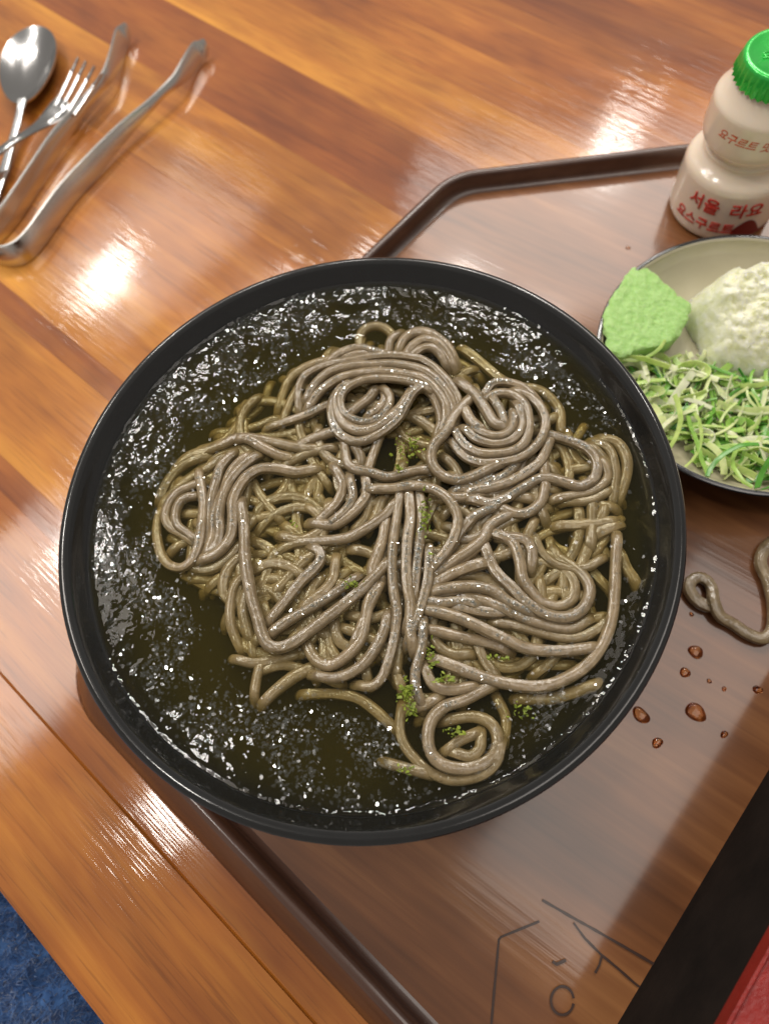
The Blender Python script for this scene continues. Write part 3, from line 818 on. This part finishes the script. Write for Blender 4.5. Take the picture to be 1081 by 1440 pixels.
# wasabi: a slab pressed against the dish wall
wp = [(888, 378), (911, 376), (922, 386), (931, 395), (944, 404), (954, 415), (971, 427), (969, 447), (957, 469), (945, 480), (930, 488), (905, 492), (888, 498), (871, 502), (857, 493), (847, 470), (847, 446), (857, 421), (873, 397)]
ctr = (905, 442)
def wz(px, py):                               # top of the slab: slopes down from the wall towards the middle
    t = ((px - 850) * .9 + (py - 430) * .25) / 120
    return ZD + .0025 - .0075 * t
bm = bmesh.new(); RN = 16; ringv = []
outl = []
for i in range(len(wp)):
    a, b = wp[i], wp[(i + 1) % len(wp)]
    for k in range(4): outl.append((a[0] + (b[0] - a[0]) * k / 4, a[1] + (b[1] - a[1]) * k / 4))
for j in range(RN):
    t = (j + 1) / RN; row = []
    for (x, y) in outl:
        px, py = ctr[0] + (x - ctr[0]) * t, ctr[1] + (y - ctr[1]) * t
        z = wz(px, py)
        if t > .9: z -= .0012 * ((t - .9) / .1) ** 2
        p = P(px, py, z)
        n1 = noise.noise(p * 260) * .0005 + noise.noise(p * 620) * .0004 - .0011 * max(0, noise.noise(p * 480 + Vector((2, 9, 4))) - .32) * 2
        if t > .85: p += Vector((noise.noise(p * 300) + .7 * noise.noise(p * 800), noise.noise(p * 300 + Vector((9, 0, 0))), 0)) * .0014
        row.append(bm.verts.new(p + Vector((0, 0, n1))))
    ringv.append(row)
mid = bm.verts.new(P(*ctr, wz(*ctr)))
L = len(outl)
for i in range(L):
    bm.faces.new((mid, ringv[0][i], ringv[0][(i + 1) % L]))
for j in range(RN - 1):
    for i in range(L):
        bm.faces.new((ringv[j][i], ringv[j + 1][i], ringv[j + 1][(i + 1) % L], ringv[j][(i + 1) % L]))
prev = ringv[-1]
for s_ in (1, 2, 3):
    row = []
    for v in ringv[-1]:
        zb = dish_z(v.co.x, v.co.y) + .0004
        z = v.co.z + (min(zb, v.co.z - .001) - v.co.z) * s_ / 3
        c = Vector((bm.verts[0].co.x, bm.verts[0].co.y, 0)) if False else v.co
        q = Vector((v.co.x, v.co.y, z)); cc = P(*ctr, z)
        q = q.lerp(Vector((cc.x, cc.y, z)), .10 * s_ / 3); q += Vector((noise.noise(q * 420), noise.noise(q * 420 + Vector((5, 5, 0))), 0)) * .0008
        row.append(bm.verts.new(q))
    for i in range(L):
        bm.faces.new((prev[i], row[i], row[(i + 1) % L], prev[(i + 1) % L]))
    prev = row
bm.faces.new(prev[::-1])
o = bmobj('wasabi', bm, M_WASABI)
tag(o, 'smeared wedge of bright green wasabi on the edge of the cream dish', 'wasabi')

# grated radish mound
rc = P(1062, 452, ZT + .012)
bm = bmesh.new(); NI, NJ = 40, 96; rows = []
def mound(t, a):
    rx = .0285 * (1 + .07 * math.sin(3 * a + 1) + .05 * math.sin(5 * a))
    ry = .0270 * (1 + .06 * math.sin(2 * a + 2))
    x, y = rx * t * math.cos(a), ry * t * math.sin(a)
    hgt = .0255 * (1 - t ** 5)
    # scooped front: lower towards the camera, crest along the back
    hgt *= .82 + .34 * max(-1, min(1, y / .022))
    return Vector((rc.x + x, rc.y + y, 0)), hgt
for i in range(NI + 1):
    row = []
    for j in range(NJ):
        t = (i + .5) / (NI + .5); a = 2 * PI * j / NJ
        p, hg = mound(t, a)
        rg = noise.noise(p * 120) * .0026 + noise.noise(p * 330) * .0022 + noise.noise(p * 800) * .0011
        crest = max(0, (p.y - rc.y - .008) / .02)
        hg = max(0, hg + rg * (.7 + 1.4 * crest) * (1 - t ** 8))
        p.z = max(dish_z(p.x, p.y) + .0005, ZT + .0045 + hg)
        p += Vector((noise.noise(p * 500), noise.noise(p * 500 + Vector((7, 0, 0))), 0)) * .0009
        row.append(bm.verts.new(p))
    rows.append(row)
bm.faces.new(rows[0])
for i in range(NI):
    for j in range(NJ):
        bm.faces.new((rows[i][j], rows[i + 1][j], rows[i + 1][(j + 1) % NJ], rows[i][(j + 1) % NJ]))
last = [bm.verts.new((v.co.x, v.co.y, dish_z(v.co.x, v.co.y) + .0003)) for v in rows[-1]]
for j in range(NJ): bm.faces.new((rows[-1][j], last[j], last[(j + 1) % NJ], rows[-1][(j + 1) % NJ]))
bm.faces.new(last[::-1])
o = bmobj('grated_radish', bm, M_RADISH)
tag(o, 'mound of pale yellow-white grated radish in the cream dish', 'radish')

# sliced scallion: strips and curls, each a part of the heap
random.seed(11)
SC = [(880, 500), (930, 495), (965, 505), (1000, 520), (1045, 520), (1100, 525), (1110, 690), (1070, 690), (1010, 668), (965, 640), (935, 610), (905, 570)]
sc_c = P(1010, 590, ZT + .008)
scal = thing('sliced_scallion', (sc_c.x, sc_c.y, ZT + .006), 'heap of shredded green and white scallion in the cream dish', 'scallion')
def ribbon(path, w, th, tilt):
    V, F = [], []
    n = len(path)
    for i, p in enumerate(path):
        t = (path[min(i + 1, n - 1)] - path[max(i - 1, 0)]).normalized()
        s = t.cross(Vector((0, 0, 1)))
        if s.length < 1e-3: s = Vector((1, 0, 0))
        s.normalize(); u = s.cross(t)
        s2 = s * math.cos(tilt) + u * math.sin(tilt); u2 = u * math.cos(tilt) - s * math.sin(tilt)
        ww = w * (.88 if i in (0, n - 1) else 1)
        for a, b in ((-1, -1), (0, -.3), (1, -1), (1, 1), (0, 1.7), (-1, 1)):
            V.append(p + s2 * a * ww + u2 * b * th)
    for i in range(n - 1):
        for k in range(6):
            j = (k + 1) % 6; F.append((i * 6 + k, i * 6 + j, i * 6 + 6 + j, i * 6 + 6 + k))
    F.append((5, 4, 3, 2, 1, 0)); F.append(tuple((n - 1) * 6 + k for k in range(6)))
    return V, F
cnt = 0
while cnt < 290:
    px, py = random.uniform(880, 1110), random.uniform(495, 695)
    if not inpoly(px, py, SC): continue
    lift = random.random()
    base = P(px, py, ZT + .01)
    if math.hypot(base.x - dc.x, base.y - dc.y) > RD * .93: continue
    z0 = dish_z(base.x, base.y) + .0012 + lift * .010 * max(.25, 1 - math.hypot((px - 1010) / 130, (py - 590) / 110) * .6)
    a = random.random() * 6.28
    kind = random.random()
    if kind < .80:                            # strips
        Ln = random.uniform(.011, .034); cv = random.gauss(0, 38); w = random.choice((.0005, .0007, .0010, .0015)) * random.uniform(.8, 1.2); n = 8
        p = Vector((0, 0, 0)); path = []; aa = a
        for i in range(n):
            path.append(p.copy()); p += Vector((math.cos(aa), math.sin(aa), random.gauss(0, .14))) * Ln / n; aa += cv * Ln / n
        V, F = ribbon(path, w, .00018, random.gauss(0, .7))
    else:                                     # sliced rings and half rings
        R = random.uniform(.003, .0068); arc = random.uniform(2.6, 6.0); n = 14
        tl = Matrix.Rotation(random.gauss(0, .55), 3, Vector((math.cos(a), math.sin(a), 0)))
        path = [tl @ Vector((R * math.cos(a + arc * i / (n - 1)), R * .75 * math.sin(a + arc * i / (n - 1)), 0)) for i in range(n)]
        V, F = ribbon(path, random.uniform(.0009, .0019), .00022, random.choice((PI / 2, 1.1, .5)))
    c = sum((v for v in V), Vector()) / len(V)
    V2 = [v - c + Vector((base.x, base.y, z0)) for v in V]
    out = max(math.hypot(v.x - dc.x, v.y - dc.y) for v in V2)
    if out > RD * .97: continue
    low = min(v.z - dish_z(v.x, v.y) for v in V2)
    dz = max(0, .0003 - low)
    pyd('scallion_slice', [v + Vector((0, 0, dz)) - scal.location for v in V2], F, M_SCAL, scal)
    cnt += 1

# ------------------------------------------------------------------ yoghurt drink bottle
bt = P(1010, 290, ZT)
BS = 1.06
bottle = thing('yogurt_bottle', (bt.x, bt.y, ZT), 'milky plastic yogurt drink bottle with green foil cap and red lettering', 'bottle')
bp_ = [(.0005, .0010), (.016, .0008), (.0200, .0002), (.0222, .0012), (.0232, .0040), (.0232, .0130), (.0231, .0240), (.0229, .0266), (.0219, .0288), (.0196, .0306), (.0178, .0324), (.0174, .0340), (.0178, .0352), (.0171, .0362), (.0173, .0374), (.0182, .0388), (.0201, .0404), (.0208, .0430), (.0210, .0480), (.0210, .0550), (.0207, .0570), (.0198, .0585), (.0180, .0608), (.0160, .0638), (.0146, .0668), (.0143, .0720)]
V, F = lathe(smoothprof(bp_, 4), 96, cap1=True)
pyd('bottle_body', [(v[0], v[1], v[2]) for v in V], F, M_YOG, bottle)
# crimped foil cap
CN = 108; V, F = [], []
capp = [(.0168, .0655, 1), (.0166, .0680, .8), (.0163, .0705, .5), (.0160, .0728, .15), (.0157, .0738, 0), (.0150, .0743, 0), (.0138, .0743, 0), (.0132, .0738, 0), (.0006, .0738, 0)]
for (r, z, cr) in capp:
    for i in range(CN):
        a = 2 * PI * i / CN; rr = r + cr * (.0007 * math.sin(36 * a) + .0004 * noise.noise(Vector((math.cos(a) * 6, math.sin(a) * 6, z * 60))))
        zz = z + cr * .0006 * noise.noise(Vector((math.cos(a) * 9, math.sin(a) * 9, 2)))
        V.append((rr * math.cos(a), rr * math.sin(a), zz))
for k in range(len(capp) - 1):
    for i in range(CN):
        j = (i + 1) % CN; F.append((k * CN + i, k * CN + j, (k + 1) * CN + j, (k + 1) * CN + i))
F.append(tuple((len(capp) - 1) * CN + i for i in range(CN)))
cap = pyd('foil_cap', V, F, M_FOIL, bottle)
# lettering wrapped round the bottle
def text_mesh(s, size, shear=0.0):
    cu = bpy.data.curves.new('t', 'FONT'); cu.body = s; cu.size = size; cu.shear = shear; cu.resolution_u = 3; cu.offset = size * .012
    o = bpy.data.objects.new('t', cu); C.objects.link(o)
    dg = bpy.context.evaluated_depsgraph_get(); me = bpy.data.meshes.new_from_object(o.evaluated_get(dg))
    bpy.data.objects.remove(o); bpy.data.curves.remove(cu)
    return me
def wrap_text(s, size, ang0, z0, rad, mat, slope=0.0, shear=0.0, name='lettering'):
    me = text_mesh(s, size, shear)
    bm = bmesh.new(); bm.from_mesh(me); bpy.data.meshes.remove(me)
    bmesh.ops.subdivide_edges(bm, edges=[e for e in bm.edges if e.calc_length() > .0015], cuts=2)
    ex = bmesh.ops.extrude_face_region(bm, geom=bm.faces[:]); top = {v for v in ex['geom'] if isinstance(v, bmesh.types.BMVert)}
    for v in bm.verts:
        R = rad + (.00022 if v in top else -.0001)
        a = ang0 + v.co.x / rad; z = z0 + v.co.y + v.co.x * slope
        v.co = Vector((R * math.cos(a), R * math.sin(a), z))
    return bmobj(name, bm, mat, bottle, smooth=False)
face = math.atan2(-bt.y, -bt.x)               # the side turned to the camera
wrap_text('서울', .0082, face - .60, .0165, .02335, M_RED)
wrap_text('라요', .0082, face + .22, .0165, .02335, M_RED)
wrap_text('요스구르트', .0064, face - .80, .0070, .02335, M_RED)
wrap_text('요구르트 맛', .0046, face - .62, .0486, .02085, M_ORANGE, shear=.3)
# dark red printed patch
V, F = [], []
for i in range(13):
    a = face + .42 + .9 * i / 12; top_ = .0040 + .0085 * math.sin(PI * min(1, i / 9.0 + .12)) + .0015
    V += [(.02345 * math.cos(a), .02345 * math.sin(a), .0036), (.02345 * math.cos(a), .02345 * math.sin(a), top_)]
for i in range(12): F.append((2 * i, 2 * i + 2, 2 * i + 3, 2 * i + 1))
pyd('printed_patch', V, F, M_DKRED, bottle)
# embossed marks on the foil
me = text_mesh('요구르트', .0050); bm = bmesh.new(); bm.from_mesh(me); bpy.data.meshes.remove(me)
ex = bmesh.ops.extrude_face_region(bm, geom=bm.faces[:]); top = {v for v in ex['geom'] if isinstance(v, bmesh.types.BMVert)}
for v in bm.verts:
    v.co = Vector((v.co.x - .0095, v.co.y - .0015, .07375 + (.00035 if v in top else -.0001)))
emb_o = bmobj('embossed_lettering', bm, M_FOIL, cap, smooth=False)

bottle.scale = (BS, BS, BS)
# ------------------------------------------------------------------ lacquer box at the tray's corner
hb = .0634
la, lb = P(1081, 1082, ZT), P(873, 1432, ZT)
ld = (lb - la).normalized(); ln = Vector((-ld.y, ld.x, 0))
if ln.dot(la) < 0: ln = -ln
b0 = la - ld * .10; b1 = la + ld * .17
box = thing('lacquer_box', ((b0 + b1) / 2 + ln * .07), 'tall matte black box with glossy red top standing on the tray', 'box')
def bx(name, u0, u1, w0, w1, z0, z1, mat, bev=.0012):
    bm = bmesh.new(); bmesh.ops.create_cube(bm, size=1)
    for v in bm.verts:
        u = u0 if v.co.x < 0 else u1; w = w0 if v.co.y < 0 else w1; z = z0 if v.co.z < 0 else z1
        v.co = b0 + ld * u + ln * w + Vector((0, 0, z)) - box.location
    if bev: bmesh.ops.bevel(bm, geom=bm.edges[:], offset=bev, segments=3, affect='EDGES')
    return bmobj(name, bm, mat, box, smooth=False)
LB = (b1 - b0).length
bx('side_wall', 0, LB, 0, .0030, .0003, hb, M_BLACKLAC)
bx('side_wall', 0, LB, .137, .140, .0003, hb, M_BLACKLAC)
bx('end_wall', .0002, .0032, .0031, .1369, .0003, hb - .0002, M_BLACKLAC)
bx('end_wall', LB - .0032, LB - .0002, .0031, .1369, .0003, hb - .0002, M_BLACKLAC)
bx('red_lid', -.0004, LB + .0004, -.0004, .1404, hb + .0002, hb + .0034, M_REDLAC, .0013)

# ------------------------------------------------------------------ noodle dropped on the tray, droplets
q = [(1003, 846), (998, 853), (988, 850), (978, 843), (969, 830), (971, 818), (982, 812), (994, 817), (1001, 829), (1003, 845), (1012, 866), (1031, 878), (1052, 892), (1073, 898), (1086, 885), (1087, 852), (1080, 818), (1069, 793), (1075, 772), (1092, 758), (1110, 752)]
zz = [.0046, .0024, .0021, .0021, .0021, .0021, .0021, .0021, .0024, .0038, .0030, .0023, .0022, .0022, .0022, .0022, .0022, .0022, .0022, .0022, .0022]
path = catmull([P(a, b, ZT + .0002 + z) for (a, b), z in zip(q, zz)], step=.0012)
V, F = sweep(path, .0024, sides=12, flat=.80, squash=.8, seed=99)
o = pyd('dropped_noodle', V, F, M_NOOD)
tag(o, 'single grey noodle curled into a loop lying on the tray', 'noodle')
def droplet(px, py, rx, ry, ang, label):
    c = P(px, py, ZT + .0001); k = (HC - ZT) / FPX / .95
    V, F = [], []
    R, A = 6, 24
    for i in range(R):
        t = (i + 1) / R
        for j in range(A):
            a = 2 * PI * j / A
            w = 1 + .10 * math.sin(2 * a + px) + .06 * math.sin(3 * a + py)
            x, y = rx * k * t * w * math.cos(a), ry * k * t * w * math.sin(a)
            V.append((c.x + x * math.cos(ang) - y * math.sin(ang), c.y + x * math.sin(ang) + y * math.cos(ang), c.z + .30 * min(rx, ry) * k * math.sqrt(max(0, 1 - t * t))))
    V.append((c.x, c.y, c.z + .30 * min(rx, ry) * k))
    for i in range(R - 1):
        for j in range(A):
            l_ = (j + 1) % A; F.append((i * A + j, (i + 1) * A + j, (i + 1) * A + l_, i * A + l_))
    for j in range(A): F.append((R * A, j, (j + 1) % A))
    F.append(tuple((R - 1) * A + j for j in range(A))[::-1])
    o = pyd('sauce_droplet', V, F, M_DROP)
    return tag(o, label, 'droplet', 'sauce droplets on the tray')
droplet(978, 1002, 14, 10, -.4, 'largest amber sauce droplet on the tray below the dropped noodle')
droplet(901, 1006, 11, 9, -.6, 'amber sauce droplet on the tray touching the view of the bowl rim')
droplet(978, 917, 10, 8, 0, 'round amber sauce droplet on the tray closest to the dropped noodle')
SM = 'tiny amber sauce droplet on the tray between bowl and box'
droplet(963, 946, 6, 7, .3, 'small amber droplet between the round droplet and the largest droplet on the tray')
droplet(924, 1045, 7, 6, .3, 'small amber droplet just beyond the droplet at the bowl rim')
droplet(1065, 970, 6, 5, .3, 'small amber droplet on the tray next to the black box, nearest the dropped noodle')
droplet(1018, 1033, 5, 4, .3, 'small amber droplet between the largest droplet and the black box')
SM = 'pinhead-sized amber sauce droplet on the tray between bowl and box'
for (x, y, a, b) in ((997, 958, 3, 3), (1018, 969, 3, 3), (972, 864, 3, 3)):
    droplet(x, y, a, b, .3, SM)
droplet(883, 348, 4, 3.4, 0, 'tiny amber sauce droplet on the tray near the yogurt bottle')
droplet(803, 249, 3, 3, 0, 'tiny droplet on the tray beside its far rim')

# ------------------------------------------------------------------ cutlery
# tongs: two flat arms standing on edge, joined by a bend
def arm(name, rows, parent):
    """rows: (px, py of the upper edge, z upper, z lower, lean)"""
    up = catmull([P(a, b, zu) for a, b, zu, zl in rows], sub=6)
    zl = catmull([Vector((zl, 0, 0)) for a, b, zu, zl in rows], sub=6)
    V, F = [], []
    n = len(up); th = .0007; lean = Vector((.19, -.21, 0))
    for i in range(n):
        t = up[min(i + 1, n - 1)] - up[max(i - 1, 0)]; t.z = 0; t.normalize(); s = Vector((-t.y, t.x, 0))
        zu_, zl_ = up[i].z, zl[i].x
        for k in range(7):
            f = k / 6; z = zu_ + (zl_ - zu_) * f; bow = .0005 * math.sin(PI * f)
            V.append(Vector((up[i].x, up[i].y, z)) + s * (bow + th) + lean * (zu_ - z))
        for k in range(7):
            f = 1 - k / 6; z = zu_ + (zl_ - zu_) * f; bow = .0005 * math.sin(PI * f)
            V.append(Vector((up[i].x, up[i].y, z)) + s * (bow - th) + lean * (zu_ - z))
    for i in range(n - 1):
        for k in range(14):
            j = (k + 1) % 14; F.append((i * 14 + k, i * 14 + j, i * 14 + 14 + j, i * 14 + 14 + k))
    F.append(tuple(range(14))[::-1]); F.append(tuple((n - 1) * 14 + k for k in range(14)))
    o = pyd(name, [v - parent.location for v in V], F, M_STEEL, parent)
    return o
tg = P(-20, 360, 0)
tongs = thing('serving_tongs', (tg.x, tg.y, 0), 'brushed steel tongs with scalloped tips lying on the table', 'tongs')
ra = [(286, 54, .0100, .0044), (280, 57, .0112, .0016), (271, 60, .0122, .0012), (259, 78, .0124, .0016), (244, 104, .0118, .0052), (226, 123, .0112, .0064), (207, 141, .0112, .0056), (167, 174, .0118, .0032), (122, 218, .0124, .0012), (81, 262, .0126, .0006), (37, 322, .0126, .0006), (14, 342, .0126, .0006), (-10, 346, .0126, .0006), (-34, 338, .0126, .0006)]
lf = [(175, 31, .0100, .0044), (170, 35, .0112, .0016), (163, 41, .0122, .0010), (155, 70, .0124, .0014), (145, 98, .0120, .0046), (129, 120, .0114, .0056), (111, 141, .0114, .0050), (74, 183, .0120, .0026), (37, 237, .0124, .0010), (5, 284, .0126, .0006), (-22, 316, .0126, .0006), (-34, 338, .0126, .0006)]
arm('tong_arm', ra, tongs); arm('tong_arm', lf, tongs)
# spoon
def spoon():
    tip, neck = P(46, 36, .0085), P(30, 146, .0080)
    ax = (neck - tip); ax.z = 0; L = ax.length; ax.normalize(); sd = Vector((-ax.y, ax.x, 0))
    cen = (tip + neck) / 2; cen.z = .0085
    hw = (P(79, 88, .0085) - P(1, 96, .0085)).length / 2
    root = thing('spoon', (neck.x, neck.y, 0), 'polished steel spoon lying bowl up beside the fork', 'spoon')
    R, A = 10, 40; V, F = [], []
    for side in (0, 1):
        for i in range(R + 1):
            t = i / R
            for j in range(A):
                a = 2 * PI * j / A
                x = math.cos(a) * L / 2 * t; egg = 1 - .16 * math.cos(a) * t
                y = math.sin(a) * hw * t * egg
                z = .0085 - .0062 * (1 - t ** 2.3) - (.0011 if side else 0)
                V.append(cen + ax * x + sd * y + Vector((0, 0, z - .0085)) - root.location)
    m2 = (R + 1) * A
    for s_ in (0, 1):
        for i in range(R):
            for j in range(A):
                k = (j + 1) % A; f = (s_ * m2 + i * A + j, s_ * m2 + (i + 1) * A + j, s_ * m2 + (i + 1) * A + k, s_ * m2 + i * A + k)
                F.append(f if s_ == 0 else f[::-1])
    for j in range(A):
        k = (j + 1) % A; F.append((R * A + j, m2 + R * A + j, m2 + R * A + k, R * A + k))
    pyd('spoon_bowl', V, F, M_STEEL2, root)
    hp = [P(31, 140, .0084), P(29, 152, .0078), P(24, 175, .0062), P(14, 210, .0046), P(2, 250, .0036), P(-30, 345, .0020), P(-70, 470, .0016)]
    V, F = flatbar(hp, [.0034, .0026, .0026, .0028, .0032, .0042, .0055], .0010)
    pyd('handle', [v - root.location for v in V], F, M_STEEL2, root)
def flatbar(ctrl, ws, th, sub=6):
    path = catmull(ctrl, sub=sub); wv = catmull([Vector((w, 0, 0)) for w in ws], sub=sub)
    V, F = [], []; n = len(path)
    for i, p in enumerate(path):
        t = (path[min(i + 1, n - 1)] - path[max(i - 1, 0)]).normalized(); s = t.cross(Vector((0, 0, 1))).normalized(); u = s.cross(t)
        w = wv[i].x
        for a, b in ((-1, 0), (-.85, -.8), (0, -1), (.85, -.8), (1, 0), (.85, .8), (.5, 1), (0, .75), (-.5, 1), (-.85, .8)):
            V.append(p + s * a * w + u * b * th)
    for i in range(n - 1):
        for k in range(10):
            j = (k + 1) % 10; F.append((i * 10 + k, i * 10 + j, i * 10 + 10 + j, i * 10 + 10 + k))
    F.append(tuple(range(10))[::-1]); F.append(tuple((n - 1) * 10 + k for k in range(10)))
    return V, F
spoon()
fk = P(40, 180, 0)
fork = thing('fork', (fk.x, fk.y, 0), 'steel fork lying across the spoon handle beside the tongs', 'fork')
V, F = flatbar([P(92, 142, .0105), P(84, 150, .0096), P(72, 163, .0088), P(56, 176, .0096), P(38, 187, .0120), P(20, 198, .0135), P(0, 212, .0128), P(-40, 243, .0085), P(-110, 300, .0025)], [.0076, .0082, .0070, .0042, .0028, .0025, .0027, .0036, .0050], .0011)
pyd('fork_neck', [v - fork.location for v in V], F, M_STEEL2, fork)
for tip_, root_ in (((110, 81), (78, 148)), ((121, 86), (87, 152)), ((133, 93), (96, 156)), ((143, 103), (104, 161))):
    a, b = P(*tip_, .0150), P(*root_, .0100); m_ = a.lerp(b, .5) + Vector((0, 0, -.0004))
    V, F = flatbar([a, m_, b], [.0006, .0013, .0016], .0008)
    pyd('tine', [v - fork.location for v in V], F, M_STEEL2, fork)

# ------------------------------------------------------------------ blue fleece beyond the table edge
M_FLEECE = simple('blue_fleece', (.03, .085, .24), .9, .1, sheen=.6, vary=(90, (.07, .17, .40)))
random.seed(3)
fc = P(20, 1400, -.05)
fleece = thing('fleece_garment', (fc.x, fc.y, -.10), 'fluffy blue fleece garment below the table edge', 'garment')
def fz(u, v):
    p = tu * u + tv * v
    return -.045 + .014 * noise.noise(p * 14) + .009 * noise.noise(p * 45) + .006 * noise.noise(p * 120)
V, F = [], []
U0, U1, V0, V1 = P(0, 1255).dot(tu) - .14, P(120, 1440).dot(tu) + .12, EDGE - .22, EDGE + .05
NU, NV = 90, 70
for i in range(NU + 1):
    for j in range(NV + 1):
        u, v = U0 + (U1 - U0) * i / NU, V0 + (V1 - V0) * j / NV
        p = tu * u + tv * v; V.append(Vector((p.x, p.y, fz(u, v))) - fleece.location)
for i in range(NU):
    for j in range(NV):
        a = i * (NV + 1) + j; F.append((a, a + NV + 1, a + NV + 2, a + 1))
pyd('fleece_cloth', V, F, M_FLEECE, fleece)
V, F = [], []
for _ in range(26000):
    u, v = random.uniform(U0 + .03, U1 - .02), random.uniform(EDGE - .11, EDGE + .03)
    p = tu * u + tv * v; z = fz(u, v)
    cl = Vector((noise.noise(p * 160), noise.noise(p * 160 + Vector((3, 8, 0))), 0)) * 1.3
    d = (Vector((random.gauss(0, .45), random.gauss(0, .45), 1)) + cl).normalized(); s = d.cross(Vector((random.gauss(0, 1), random.gauss(0, 1), .1))).normalized()
    Ln = random.uniform(.004, .010); w = .00026; b0 = len(V); q = Vector((p.x, p.y, z - .0005)) - fleece.location
    bend = Vector((random.gauss(0, 1), random.gauss(0, 1), -.5)) * Ln * .3
    V += [q + s * w, q - s * w, q + d * Ln * .55 + s * w * .8, q + d * Ln * .55 - s * w * .8, q + d * Ln + bend]
    F += [(b0, b0 + 1, b0 + 3, b0 + 2), (b0 + 2, b0 + 3, b0 + 4)]
o = pyd('fleece_pile', V, F, M_FLEECE, fleece); o['kind'] = 'stuff'
